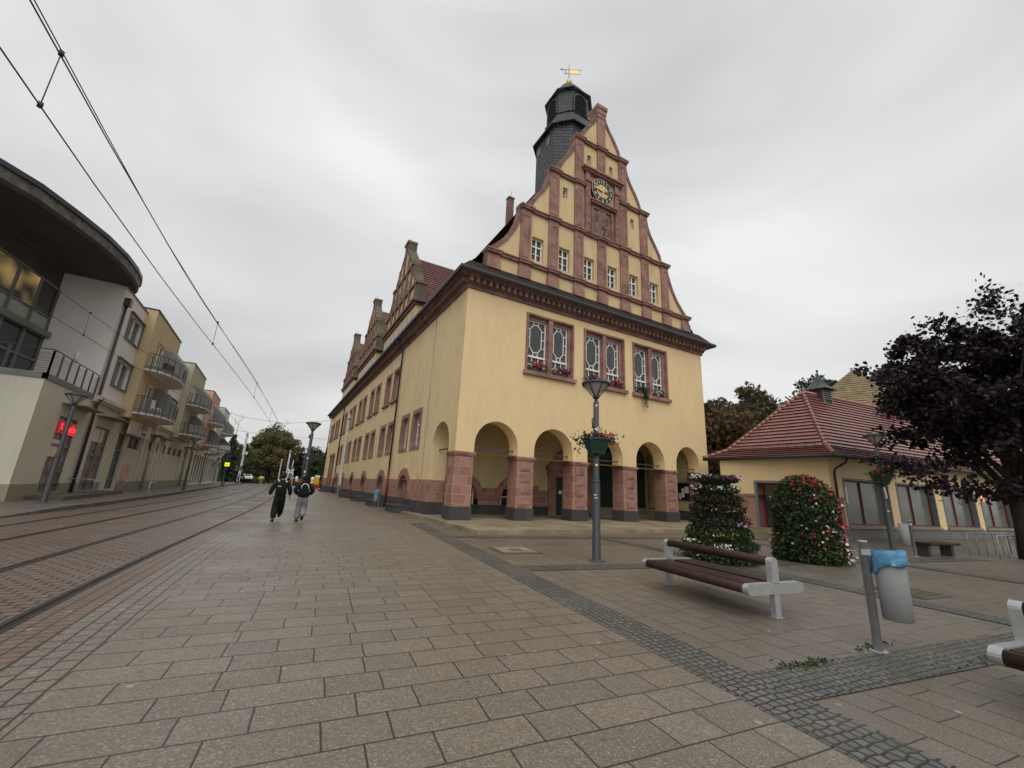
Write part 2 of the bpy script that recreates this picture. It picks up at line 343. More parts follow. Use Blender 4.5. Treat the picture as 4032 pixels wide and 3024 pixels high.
MT['foot'] = slabs('far_pavement', .4, .3, 0, c1=(.20, .175, .145), c2=(.16, .14, .12), moss=.1)
MT['grass'] = mottled('grass_ground', (.06, .075, .025), (.09, .08, .035), .5, .95, .5, 12)

# ------------------------------------------------------------ generic wall with openings
def wall(mb, P, u0, u1, z0, z1, ops, m=0, mr=None):
    """P(u,z,d)->xyz, d = depth inward. ops: dict(u0,u1,lo,hi | arch=(zs,r), d, z0)"""
    mr = m if mr is None else mr
    us = {u0, u1}
    for o in ops:
        us |= {o['u0'], o['u1']}
        if 'arch' in o:
            c = (o['u0']+o['u1'])/2; h = (o['u1']-o['u0'])/2
            o['us'] = [c-h*math.cos(math.pi*i/20) for i in range(21)]; us |= set(o['us'])
        else: o['us'] = [o['u0'], o['u1']]
    def hi(o, u):
        if 'arch' in o:
            zs, r = o['arch']; c = (o['u0']+o['u1'])/2; h = (o['u1']-o['u0'])/2
            return zs+r*math.sqrt(max(0, 1-((u-c)/h)**2))
        return o['hi']
    hi_ = hi; hi = lambda o, u: min(z1, max(z0, hi_(o, u)))
    for o in ops: o['lo'] = max(z0, o['lo'])
    us = sorted(x for x in us if u0-1e-9 <= x <= u1+1e-9)
    for a, b in zip(us, us[1:]):
        if b-a < 1e-7: continue
        mid = (a+b)/2; ca, cb = z0, z0
        for o in sorted([o for o in ops if o['u0'] < mid < o['u1']], key=lambda o: o['lo']):
            la = o['lo']
            if la > ca+1e-6: mb.face([P(a, ca, 0), P(b, cb, 0), P(b, la, 0), P(a, la, 0)], m)
            ca, cb = hi(o, a), hi(o, b)
        mb.face([P(a, ca, 0), P(b, cb, 0), P(b, z1, 0), P(a, z1, 0)], m)
    for o in ops:
        d = o.get('d', .25); lo = o['lo']
        for a, b in zip(o['us'], o['us'][1:]):
            mb.face([P(a, hi(o, a), 0), P(b, hi(o, b), 0), P(b, hi(o, b), d), P(a, hi(o, a), d)], mr, 'arch' in o)
        for u in (o['u0'], o['u1']):
            if hi(o, u) > lo+1e-6: mb.face([P(u, lo, 0), P(u, lo, d), P(u, hi(o, u), d), P(u, hi(o, u), 0)], mr)
        if lo > z0+1e-6: mb.face([P(o['u0'], lo, 0), P(o['u1'], lo, 0), P(o['u1'], lo, d), P(o['u0'], lo, d)], mr)
def bar(mb, P, a, b, wd, d0, d1, m=0):
    dx, dz = b[0]-a[0], b[1]-a[1]; l = math.hypot(dx, dz); nx, nz = -dz/l*wd/2, dx/l*wd/2
    Q = [(a[0]+nx, a[1]+nz), (a[0]-nx, a[1]-nz), (b[0]-nx, b[1]-nz), (b[0]+nx, b[1]+nz)]
    mb.hexa([P(q[0], q[1], d1) for q in Q]+[P(q[0], q[1], d0) for q in Q], m)
def pbox(mb, P, u0, u1, z0, z1, d0, d1, m=0):
    mb.hexa([P(u0, z0, d1), P(u1, z0, d1), P(u1, z0, d0), P(u0, z0, d0), P(u0, z1, d1), P(u1, z1, d1), P(u1, z1, d0), P(u0, z1, d0)], m)
def tiles(mb, a, b, c, d, rows, lift=.035, m=0):
    """sloping roof face a,b (eave) c,d (top: c above b, d above a), stepped tile courses"""
    a, b, c, d = map(Vector, (a, b, c, d)); n = (b-a).cross(d-a)
    if n.length < 1e-6: n = (b-a).cross(c-a)
    n.normalize()
    if n.z < 0: n = -n
    for i in range(rows):
        t0, t1 = i/rows, (i+1)/rows
        p0, p1 = a.lerp(d, t0), b.lerp(c, t0); q0, q1 = a.lerp(d, t1), b.lerp(c, t1)
        mb.face([p0+n*lift, p1+n*lift, q1, q0], m); mb.face([p0, p1, p1+n*lift, p0+n*lift], m+1)
def interp(tab, y):
    if y <= tab[0][0]: return tab[0][1]+(y-tab[0][0])*(tab[1][1]-tab[0][1])/(tab[1][0]-tab[0][0])
    for (a, p), (b, q) in zip(tab, tab[1:]):
        if y <= b: return p+(q-p)*(y-a)/(b-a)
    return tab[-1][1]

# ------------------------------------------------------------ the ground
g = MB(); g.face([(-900, -300, 0), (900, -300, 0), (900, 1200, 0), (-900, 1200, 0)])
g.build('ground', MT['plaza'], kind='structure')
R1 = [(-12, -2.75), (0, -2.42), (6.6, -2.18), (10, -2.0), (14.3, -1.62), (19.4, -1.16), (24.4, -.74), (30, -.36), (36, 0.0), (45, .4), (60, .9), (80, 1.25), (100, 1.2), (130, .3), (160, -1.8), (200, -7), (260, -20)]
KERB = [(-12, -8.5), (17.5, -7.2), (21, -6.85), (24.5, -6.55), (30, -6.4), (40, -6.2), (64, -6.1), (100, -5.5), (130, -6.3), (160, -8.4), (200, -13), (260, -27)]
YS = [-12+.6*i for i in range(120)]+[60+2.5*i for i in range(81)]
_sm = {}
def sx(tab, y):      # smoothed polyline
    return sum(interp(tab, y+k) for k in (-3, -1.5, 0, 1.5, 3))/5
def ribbon(name, fa, fb, z, m, ys=YS, kind='structure', parent=None):
    me = bpy.data.meshes.new(name); v, f, uv = [], [], []; s = 0; px = None
    for y in ys:
        a, b = fa(y), fb(y)
        if px is not None: s += math.hypot(y-px[1], a-px[0])
        px = (a, y); v += [(a, y, z), (b, y, z)]; uv += [(0, s), (b-a, s)]
    for i in range(len(ys)-1): f.append((2*i, 2*i+1, 2*i+3, 2*i+2))
    me.from_pydata(v, [], f); ul = me.uv_layers.new(name='UVMap')
    for p in me.polygons:
        for li in p.loop_indices: ul.data[li].uv = uv[me.loops[li].vertex_index]
    me.materials.append(m); return link(name, me, parent, kind)
r1 = lambda y: sx(R1, y); kb = lambda y: sx(KERB, y)
ribbon('road', lambda y: kb(y), lambda y: r1(y)+.1, .004, MT['bed'])
ribbon('track_edge', lambda y: r1(y)+.1, lambda y: r1(y)+.59, .005, MT['bedrow'])
ribbon('paver_rows', lambda y: r1(y)+.59, lambda y: r1(y)+1.07, .006, MT['row'])
stripx = lambda y: 3.41+.105*y
ribbon('walkway', lambda y: r1(y)+1.07, lambda y: stripx(y) if y < 17.6 else 7.3, .006, MT['walk'], ys=[-12+.6*i for i in range(50)]+[17.61]+[18+.8*i for i in range(60)]+[66+3*i for i in range(40)])
def sett(a, b, wd, z=.009, name='cobble_strip'):
    a, b = Vector(a), Vector(b); d = (b-a).normalized(); n = Vector((-d.y, d.x))*wd/2; mb = MB()
    mb.face([(*(a+n), z), (*(a-n), z), (*(b-n), z), (*(b+n), z)]); return mb.build(name, MT['setts'], kind='structure')
mb = MB(); mb.face([(stripx(-12), -12, .009), (stripx(-12)+.58, -12, .009), (stripx(17.9)+.58, 17.9, .009), (stripx(17.9), 17.9, .009)]); mb.build('cobble_strip', MT['setts'], kind='structure')
sett((4.25, 2.5), (20, .37), .58, .0095); sett((4.8, 8.0), (22, 5.4), .58, .0095); sett((5.3, 13.4), (23.8, 10.6), .58, .0095)
mb = MB()
for x0 in (9.75, 15.75): mb.face([(x0-.55, -4, .012), (x0-.0, -4, .012), (x0+1.63, 13.0, .012), (x0+1.08, 13.0, .012)])
mb.build('cobble_strip', MT['setts'], kind='structure')
# far pavement with its kerb
ribbon('pavement', lambda y: -60, lambda y: kb(y)-.18, .15, MT['foot'], ys=[22.5+.8*i for i in range(60)]+[71+2.5*i for i in range(20)])
mb = MB(); ys = [18+.8*i for i in range(66)]+[71+2.5*i for i in range(20)]
hz = lambda y: max(.012, min(.155, (y-17.5)/5*.155))
for a, b in zip(ys, ys[1:]):
    ka, kb_ = kb(a), kb(b); za, zb = hz(a), hz(b)
    mb.face([(ka-.18, a, za), (ka, a, za), (kb_, b, zb), (kb_-.18, b, zb)]); mb.face([(ka, a, 0), (kb_, b, 0), (kb_, b, zb), (ka, a, za)])
mb.build('kerb', MT['kerb'], kind='structure')
mb = MB(); mb.face([(-60, -12, .013), (kb(-12)-.18, -12, .013), (kb(18)-.18, 18, .013), (-60, 18, .013)]); mb.face([(-60, 18, .013), (kb(18)-.18, 18, .013), (kb(22.5)-.18, 22.5, .15), (-60, 22.5, .15)])
mb.build('pavement', MT['foot'], kind='structure')
mb = MB(); mb.face([(-200, 121, .02), (-5.6, 121, .02), (-30, 260, .02), (-200, 400, .02)]); mb.face([(9, 118, .02), (120, 118, .02), (120, 400, .02), (-10, 400, .02), (2, 190, .02)]); mb.build('grass_verge', MT['grass'], kind='structure')
# tram rails
RAILS = (('nearest of the four rails, with a deep dark groove beside the walkway', 0), ('second tram rail from the walkway, worn bright on top', -1.4),
         ('third tram rail from the walkway, first of the far track', -3.25), ('farthest of the four rails, close to the opposite kerb', -4.62))
for lab, off in RAILS:
    mb = MB(); sgn = 1 if off in (0, -3.25) else -1
    for a, b in zip(YS, YS[1:]):
        xa, xb = r1(a)+off, r1(b)+off
        mb.face([(xa-.03, a, .017), (xa+.03, a, .017), (xb+.03, b, .017), (xb-.03, b, .017)], 0)
        for s_ in (-1, 1): mb.face([(xa+s_*.03, a, 0), (xb+s_*.03, b, 0), (xb+s_*.03, b, .017), (xa+s_*.03, a, .017)], 0)
        g0, g1 = (.03, .1) if sgn > 0 else (-.1, -.03)
        mb.face([(xa+g0, a, .0085), (xa+g1, a, .0085), (xb+g1, b, .0085), (xb+g0, b, .0085)], 1)
        h0, h1 = (.1, .13) if sgn > 0 else (-.13, -.1)
        mb.face([(xa+h0, a, .012), (xa+h1, a, .012), (xb+h1, b, .012), (xb+h0, b, .012)], 0)
    tag(mb.build('tram_rail', [MT['steel'], MT['groove']]), lab, 'rail', 'tram rails in the street')
# terrace in front of the arcade
mb = MB(); T = [(6.55, 13.85), (18.2, 13.98), (24.4, 13.9), (23.7, 16.3), (25.1, 18.0), (25.1, 22.4), (7.0, 22.4), (6.62, 24.2), (6.5, 24.2)]
mb.prism(T, 0, .14, lambda u, v, t: (u, v, t)); mb.build('terrace', MT['concrete'], kind='structure')
# ------------------------------------------------------------ TOWN HALL
X0, X1, Y0, Y1 = 7.1, 25.15, 18.04, 75.2
PF = lambda u, z, d: (u, Y0+d, z)
PL = lambda u, z, d: (X0+d, u, z)
hall = thing('town_hall', 'yellow town hall with stepped sandstone gable, clock, arcade and slate tower', 'town hall', (X0, Y0, 0), world=True)
W_ = lambda mb, name, m, par=None: mb.build(name, m, par or hall)
def copy_part(o, off, parent=None):
    c = o.copy(); COL.objects.link(c); c.parent = parent or o.parent; c.matrix_parent_inverse = o.matrix_parent_inverse.copy(); c.location = Vector(o.location)+Vector(off)
    for ch in list(o.children):
        k = ch.copy(); COL.objects.link(k); k.parent = c
    return c
def ring(mb, P, u0, u1, z0, z1, wd, d0, d1, m=0, sill=0):
    pbox(mb, P, u0, u0+wd, z0, z1, d0, d1, m); pbox(mb, P, u1-wd, u1, z0, z1, d0, d1, m)
    pbox(mb, P, u0+wd, u1-wd, z1-wd, z1, d0, d1, m); pbox(mb, P, u0+wd, u1-wd, z0, z0+wd*.8, d0, d1, m)
    if sill: pbox(mb, P, u0-.08, u1+.08, z0-.1, z0+.04, -.14, d0+.02, m)
def casement(P, u0, u1, z0, z1, d, parent, cols=2, transom=.66, fw=.075, extra=(), glass='glass', name='frame', frame_m='white', sub=True):
    f = MB(); ring(f, P, u0, u1, z0, z1, fw, d-.06, d, 0)
    for i in range(1, cols):
        u = u0+(u1-u0)*i/cols; pbox(f, P, u-fw*.55, u+fw*.55, z0, z1, d-.055, d-.005, 0)
    if transom: zt = z0+(z1-z0)*transom; pbox(f, P, u0, u1, zt-fw*.6, zt+fw*.6, d-.075, d, 0)
    for e in extra: ze = z0+(z1-z0)*e; pbox(f, P, u0, u1, ze-.018, ze+.018, d-.05, d-.01, 0)
    fo = W_(f, name, MT[frame_m], parent)
    p = MB(); p.face([P(u0, z0, d-.012), P(u1, z0, d-.012), P(u1, z1, d-.012), P(u0, z1, d-.012)])
    W_(p, 'pane', MT[glass], parent); return fo

ARCH = [(8.05, 10.42), (11.4, 13.87), (14.87, 17.5), (18.57, 20.99), (22.05, 24.3)]
BIGW = [(10.62, 13.85), (14.57, 17.78), (18.46, 21.6)]
front = MB()
ops = [dict(u0=a, u1=b, lo=3.2, arch=(3.6, 1.2), d=.88) for a, b in ARCH]+[dict(u0=a+.04, u1=b-.04, lo=7.66, hi=11.03, d=.3) for a, b in BIGW]
wall(front, PF, X0, X1, 3.2, 11.5, ops)
ops = [dict(u0=a, u1=b, lo=3.2, arch=(3.6, 1.2), d=0) for a, b in ARCH]
wall(front, lambda u, z, d: (u, Y0+.88, z), X0, X1, 3.2, 5.4, ops)
front.face([(X0, Y0, 3.2), (X1, Y0, 3.2), (X1, Y0+.88, 3.2), (X0, Y0+.88, 3.2)])
W_(front, 'front_wall', MT['plaster'])
GFW = [s+k for s in (23.75, 30.4, 36.95, 43.5, 50.0, 56.6) for k in (0, 2.67)]
UPW = [s+k for s in (30.4, 37.0, 43.5, 50.0, 56.6, 63.4, 69.4) for k in (0, 2.67)]
CEL = [26.2, 32.6, 39.55, 46.1, 52.6, 58.0]
left = MB()
ops = [dict(u0=Y0, u1=18.95, lo=1.87, hi=3.2, d=.002), dict(u0=18.95, u1=21.4, lo=1.87, arch=(3.6, 1.2), d=.88)]
ops += [dict(u0=y+.03, u1=y+1.97, lo=3.62, hi=6.07, d=.1) for y in GFW]+[dict(u0=y+.03, u1=y+1.97, lo=7.66, hi=10.3, d=.1) for y in UPW]
ops += [dict(u0=y-1.55, u1=y+1.55, lo=.5, arch=(.95, 1.55), d=.4) for y in CEL]+[dict(u0=y-.85, u1=y+.85, lo=.5, hi=5.2, d=.2) for y in (64.6, 67.6)]
wall(left, PL, Y0, Y1, 1.87, 11.5, ops)
W_(left, 'side_wall', MT['plaster_side'])
rest = MB(); rest.face([(X1, Y0, 0), (X1, Y1, 0), (X1, Y1, 11.5), (X1, Y0, 11.5)]); rest.face([(X0, Y1, 0), (X1, Y1, 0), (X1, Y1, 13), (X0, Y1, 13)])
W_(rest, 'back_wall', MT['plaster'])
# stone plinth, dark base
pl = MB(); PLp = lambda u, z, d: (X0-.05+d, u, z)
ops = [dict(u0=y-1.5, u1=y+1.5, lo=.55, arch=(.95, 1.5), d=.4) for y in CEL]+[dict(u0=y-.85, u1=y+.85, lo=.5, hi=5.2, d=.2) for y in (64.6, 67.6)]
wall(pl, PLp, 21.4, Y1, .75, 1.87, ops); pl.face([PLp(21.4, 1.87, 0), PLp(Y1, 1.87, 0), PLp(Y1, 1.9, .06), PLp(21.4, 1.9, .06)])
pl.face([PLp(21.4, .75, 0), PLp(21.4, .75, .9), PLp(21.4, 1.87, .9), PLp(21.4, 1.87, 0)])
W_(pl, 'stone_plinth', MT['ashlar'])
db = MB(); db.box(X0-.1, X0+.85, 21.36, Y1, 0, .75); W_(db, 'dark_base', MT['dark_stone'])
# arcade pillars
def pillar(u0, u1, y1=Y0+.88, corner=False):
    b = MB(); b.box(u0, u1, Y0, y1, .72, 3.02)
    o = W_(b, 'arcade_pillar', MT['ashlar'])
    c = MB(); c.box(u0-.05, u1+.05, Y0-.05, y1+.04, 3.02, 3.1); c.box(u0-.09, u1+.09, Y0-.09, y1+.06, 3.1, 3.2); W_(c, 'pillar_cap', MT['sand'], o)
    d = MB(); d.box(u0-.05, u1+.05, Y0-.05, y1+.04, .1, .72); W_(d, 'pillar_base', MT['dark_stone'], o)
    if not corner:
        p = MB(); h = .4; um = (u0+u1)/2
        for k in range(4):
            z = .85+k*.55
            pbox(p, PF, um-.3, um+.3, z, z+h, -.035, 0, 0); pbox(p, PF, um-.22, um+.22, z+.07, z+h-.07, -.055, -.035, 0)
        W_(p, 'carved_panel', MT['sand'], o)
pillar(7.1, 8.05, 18.95, True)
for a, b in ((10.42, 11.4), (13.87, 14.87), (17.5, 18.57), (20.99, 22.05)): pillar(a, b)
pillar(24.3, 25.15, corner=True)
rods = MB()
for a, b in ARCH: rods.box(a, b, Y0+.42, Y0+.47, 3.42, 3.48)
rods.box(7.5, 7.55, 18.95, 21.4, 3.42, 3.48)
W_(rods, 'tie_rods', MT['anthracite'])
# loggia behind the arcade
YB = 22.45; PB = lambda u, z, d: (u, YB+d, z)
lg = MB()
ops = [dict(u0=c-1.15, u1=c+1.15, lo=.55, arch=(.95, 1.15), d=.4) for c in (9.3, 13.0)]+[dict(u0=15.85, u1=17.35, lo=.14, hi=2.5, d=.3)]
ops += [dict(u0=a, u1=b, lo=.7, arch=(4.0, 1.0), d=.3) for a, b in ((19.1, 21.1), (22.3, 24.2))]
wall(lg, PB, X0, X1, .1, 5.3, ops)
lg.face([(X0, Y0+.5, 5.3), (X1, Y0+.5, 5.3), (X1, YB, 5.3), (X0, YB, 5.3)])
lg.face([(24.45, Y0+.8, 0), (24.45, YB, 0), (24.45, YB, 5.3), (24.45, Y0+.8, 5.3)])
lg.face([(X0+.88, 21.4, 0), (X0+.88, YB, 0), (X0+.88, YB, 5.3), (X0+.88, 21.4, 5.3)])
W_(lg, 'loggia_wall', MT['vault'])
lp = MB(); PBp = lambda u, z, d: (u, YB-.05+d, z)
wall(lp, PBp, X0+.9, 15.3, .65, 1.6, [dict(u0=c-1.15, u1=c+1.15, lo=.55, arch=(.95, 1.15), d=.4) for c in (9.3, 13.0)])
lp.box(13.9, 14.6, YB-.06, YB, 1.6, 1.85)
for c in (9.3, 13.0):
    for i in range(14):
        t0, t1 = math.pi*i/14, math.pi*(i+1)/14
        q = [(c+r*math.cos(t), .95+r*math.sin(t)) for r, t in ((1.1, t0), (1.5, t0), (1.5, t1), (1.1, t1))]
        lp.prism(q, YB-.1, YB+.3, lambda u, v, t: (u, t, v))
W_(lp, 'loggia_plinth', MT['ashlar'])
for b_ in ((X0+.9, 15.3, YB-.09, YB, .1, .65), (17.9, 19.1, YB-.09, YB, .1, .9), (24.38, 24.45, Y0+.9, YB, .1, .75)): lb = MB(); lb.box(*b_); W_(lb, 'loggia_base', MT['dark_stone'])
for c in (9.3, 13.0):
    f = MB()
    for u in (c-.95, c-.35, c+.3, c+.9): pbox(f, PB, u, u+.06, .5, 1.9, .22, .28)
    for z in (.5, 1.1, 1.6): pbox(f, PB, c-1, c+1, z, z+.05, .22, .28)
    wo_ = W_(f, 'cellar_window', MT['white']); p = MB(); p.face([PB(c-1.15, .5, .3), PB(c+1.15, .5, .3), PB(c+1.15, 2.2, .3), PB(c-1.15, 2.2, .3)]); W_(p, 'pane', MT['glass'], wo_)
# doors
d = MB(); pbox(d, PB, 15.85, 17.35, .14, 2.5, .2, .3)
for k in range(2):
    for z0_, z1_ in ((.25, .9), (1.0, 1.35), (1.5, 2.35)): pbox(d, PB, 15.95+k*.75, 16.5+k*.75, z0_, z1_, .16, .2)
dr = W_(d, 'side_door', MT['green_door'])
nt_ = MB(); pbox(nt_, PB, 16.25, 16.5, 1.45, 1.65, .14, .16); W_(nt_, 'door_notice', MT['white'], dr)
po = MB()
for a, b in ((15.3, 15.85), (17.35, 17.9)): pbox(po, PB, a, b, .14, 2.5, -.14, .1)
pbox(po, PB, 15.2, 18.0, 2.5, 2.95, -.18, .1); pbox(po, PB, 15.1, 18.1, 2.95, 3.2, -.26, .1)
po.prism([(15.3, 3.2), (17.9, 3.2), (17.7, 3.5), (17.5, 3.55), (17.3, 4.0), (16.9, 4.28), (16.6, 4.36), (16.3, 4.28), (15.9, 4.0), (15.7, 3.55), (15.5, 3.5)], YB-.16, YB+.1, lambda u, v, t: (u, t, v))
for k in range(7): pbox(po, PB, 15.5+k*.32, 15.62+k*.32, 2.78, 2.9, -.22, -.1)
W_(po, 'door_portal', MT['sand'])
for a, b in ((19.1, 21.1), (22.3, 24.2)):
    q = MB(); pbox(q, PB, a, b, .7, 5.0, .25, .3)
    for k in range(5): pbox(q, PB, a+.08+k*(b-a-.1)/5, a+(k+1)*(b-a-.1)/5, .8, 3.6, .22, .25)
    go = W_(q, 'gate', MT['green_door'])
    q = MB()
    for k in range(6): pbox(q, PB, a+.35+k*.22, a+.48+k*.22, 3.75, 3.95, .2, .25); pbox(q, PB, a+.35+k*.22, a+.48+k*.22, 4.05, 4.5, .2, .25)
    W_(q, 'gate_grille', MT['shopglass'], go)
q = MB()
for k in range(3): q.box(17.95, 24.4, YB-1.35+k*.4, YB-.02, .14+k*.187, .14+(k+1)*.187)
W_(q, 'entrance_steps', MT['concrete'])
for a in (18.2, 21.1, 24.2):
    q = MB(); q.box(a, a+(.9 if a < 20 else 1.2 if a < 22 else .25), YB-.12, YB, .7, 4.6); W_(q, 'gate_jamb', MT['sand'])
q = MB(); q.box(24.36, 24.44, 18.95, 19.95, 1.43, 2.5); q.box(24.33, 24.36, 18.9, 20.0, 2.5, 2.56)
nb = W_(q, 'notice_board', MT['black'])
for y, z, a, b in ((19.05, 1.9, .3, .42), (19.4, 1.62, .22, .6), (19.65, 1.5, .2, .4)):
    q = MB(); q.box(24.345, 24.36, y, y+a, z, z+b); W_(q, 'paper_notice', MT['white'], nb)
# side windows
def side_window(z0, z1, label):
    s_ = MB(); ring(s_, PL, 0, 2.0, z0, z1, .27, -.035, .36, 0)
    if z0 > 7: pbox(s_, PL, -.1, 2.1, z0-.08, z0+.06, -.16, .0, 0); ring(s_, PL, .1, 1.9, z0+.12, z1-.1, .08, -.06, -.035)
    o = W_(s_, 'window', MT['sand']); casement(PL, .27, 1.73, z0+.22, z1-.27, .34, o, 2, .68, .09, (.34,)); return o
a = side_window(3.6, 6.1, ''); b = side_window(7.65, 10.33, '')
for y in GFW[1:]: copy_part(a, (0, y, 0))
for y in UPW[1:]: copy_part(b, (0, y, 0))
a.location.y += GFW[0]; b.location.y += UPW[0]
# cellar arches on the side
c = MB(); n = 18
for i in range(n):
    t0, t1 = math.pi*i/n, math.pi*(i+1)/n
    q = [(r*math.cos(t), .95+r*math.sin(t)) for r, t in ((1.18, t0), (1.62, t0), (1.62, t1), (1.18, t1))]
    c.prism(q[::-1], -.09, .4, lambda u, v, t: (X0+t, u, v))
for s_ in (-1, 1): pbox(c, PL, min(s_*1.18, s_*1.6), max(s_*1.18, s_*1.6), .5, .95, -.09, .4)
for u in (-.42, .3): pbox(c, PL, u, u+.14, .5, 2.05, .1, .3)
pbox(c, PL, -1.2, 1.2, .42, .52, -.05, .4)
co = W_(c, 'cellar_window', MT['sand']); p = MB(); p.face([PL(-1.25, .5, .34), PL(1.25, .5, .34), PL(1.25, 2.2, .34), PL(-1.25, 2.2, .34)]); W_(p, 'pane', MT['glass'], co)
for y in CEL[1:]: copy_part(co, (0, y, 0))
co.location.y += CEL[0]
for y in (64.6, 67.6):
    s_ = MB(); ring(s_, PL, y-.95, y+.95, .5, 5.1, .35, -.08, .3); pbox(s_, PL, y-1.05, y+1.05, 4.9, 5.3, -.2, .1); pbox(s_, PL, y-.9, y+.9, 2.9, 3.4, -.02, .3)
    o = W_(s_, 'stair_window', MT['sand_w']); p = MB(); p.face([PL(y-.9, .6, .28), PL(y+.9, .6, .28), PL(y+.9, 5, .28), PL(y-.9, 5, .28)]); W_(p, 'pane', MT['glass'], o)
# big front windows
def big_window(u0, u1):
    z0, z1 = 7.66, 11.05
    s_ = MB(); ring(s_, PF, u0, u1, z0, z1, .15, -.02, .36, 0); um = (u0+u1)/2
    pbox(s_, PF, um-.14, um+.14, z0+.12, z1-.15, -.01, .36); pbox(s_, PF, u1-.33, u1-.15, z0+.12, z1-.15, .12, .36); pbox(s_, PF, um-.2, um-.14, z0+.12, z1-.15, .14, .36); pbox(s_, PF, u0+.15, u1-.15, z1-.32, z1-.15, .14, .36)
    ring(s_, PF, u0+.02, u1-.02, z0+.02, z1-.02, .1, -.07, -.02)
    pbox(s_, PF, u0-.1, u1+.1, z0-.14, z0+.06, -.2, 0)
    o = W_(s_, 'window', MT['sand'])
    for a, b in ((u0+.15, um-.2), (um+.14, u1-.33)):
        f = MB(); d = .3; zb, zt = z0+.12, z1-.32; zm = zb+(zt-zb)*.29
        ring(f, PF, a, b, zb, zt, .06, d-.07, d); pbox(f, PF, a, b, zm-.05, zm+.05, d-.1, d)
        B = lambda p, q: bar(f, PF, p, q, .048, d-.05, d-.005)
        for k in (1, 2): u = a+(b-a)*k/3; B((u, zb), (u, zm))
        B((a, (zb+zm)/2), (b, (zb+zm)/2))
        g0, g1, h0, h1 = zm+.05, zt, a+.06, b-.06
        o0, o1 = h0+(h1-h0)*.17, h0+(h1-h0)*.83; p0, p1 = g0+(g1-g0)*.11, g0+(g1-g0)*.89; c = (o1-o0)*.3
        oc = [(o0+c, p0), (o1-c, p0), (o1, p0+c*1.3), (o1, p1-c*1.3), (o1-c, p1), (o0+c, p1), (o0, p1-c*1.3), (o0, p0+c*1.3)]
        for i in range(8): B(oc[i], oc[(i+1) % 8])
        for i, (u, z) in enumerate(oc):
            if i in (0, 1): B((u, z), (u, g0))
            elif i in (4, 5): B((u, z), (u, g1))
        for z in (p0+c*1.3, p1-c*1.3, (p0+p1)/2): B((o0, z), (h0, z)); B((o1, z), (h1, z))
        fo = W_(f, 'frame', MT['white'], o); p = MB(); p.face([PF(a, zb, d-.01), PF(b, zb, d-.01), PF(b, zt, d-.01), PF(a, zt, d-.01)]); W_(p, 'leaded_pane', MT['leaded'], o)
    return o
for a, b in BIGW: big_window(a, b)
# cornice swept round the building, with dentils, gutter and skirt roof
PROF = [(0, 11.46, 0), (.1, 11.47, 0), (.1, 11.62, 0), (.18, 11.66, 0), (.18, 11.72, 0), (.2, 11.94, 0), (.42, 11.96, 0), (.44, 12.04, 0), (.56, 12.1, 0), (.58, 12.12, 1), (.74, 12.05, 1), (.78, 12.14, 1), (.76, 12.25, 1), (.6, 12.27, 1)]
def sweep(mb, prof, pts):
    for (p, z, _), (q, y, m) in zip(prof, prof[1:]):
        A, Bq = pts(p), pts(q)
        for i in range(len(A)-1): mb.face([(*A[i], z), (*A[i+1], z), (*Bq[i+1], y), (*Bq[i], y)], m)
cpts = lambda p: [(X0-p, Y1+p), (X0-p, Y0-p), (X1+p, Y0-p), (X1+p, Y1+p)]
cm = MB(); sweep(cm, PROF[:10], cpts)
k = X0-.1
while k < X1+.1: cm.box(k, k+.2, Y0-.4, Y0-.15, 11.7, 11.955); k += .36
k = Y0-.1
while k < Y1: cm.box(X0-.4, X0-.15, k, k+.2, 11.7, 11.955); k += .36
W_(cm, 'cornice', MT['sand_w'])
gm = MB(); sweep(gm, [(a, b, 0) for a, b, c in PROF[9:]], cpts); W_(gm, 'gutter', MT['gutter'])
# main roof
rf = MB(); E_ = [(-.62, 12.27), (0, 13.0), (1.35, 14.45), (8.88, 26.85)]
fr = lambda p: [(X0-p, Y0-p), (X1+p, Y0-p)]
rf.face([(X0-.62, Y0-.62, 12.27), (X1+.62, Y0-.62, 12.27), (X1, Y0, 13.03), (X0, Y0, 13.03)])
for i, (a, b) in enumerate(zip(E_, E_[1:])):
    ya = Y0-.62 if i == 0 else Y0+.3; yb_ = Y0 if i == 0 else Y0+.3
    tiles(rf, (X0+a[0], ya, a[1]), (X0+a[0], Y1+.3, a[1]), (X0+b[0], Y1+.3, b[1]), (X0+b[0], yb_, b[1]), (3, 5, 34)[i])
    tiles(rf, (X1-a[0], Y1+.3, a[1]), (X1-a[0], ya, a[1]), (X1-b[0], yb_, b[1]), (X1-b[0], Y1+.3, b[1]), (3, 5, 34)[i])
W_(rf, 'roof', [MT['tile_dark'], MT['tile_lip_shade']])
ch = MB(); ch.box(15.05, 15.6, 29.75, 30.25, 24.5, 28.2); ch.box(15.0, 15.65, 29.7, 30.3, 28.2, 28.32); ch.tube([(15.4, 30, 28.3), (15.4, 30, 29.2)], .02, 5); W_(ch, 'chimney', MT['sand_w'])
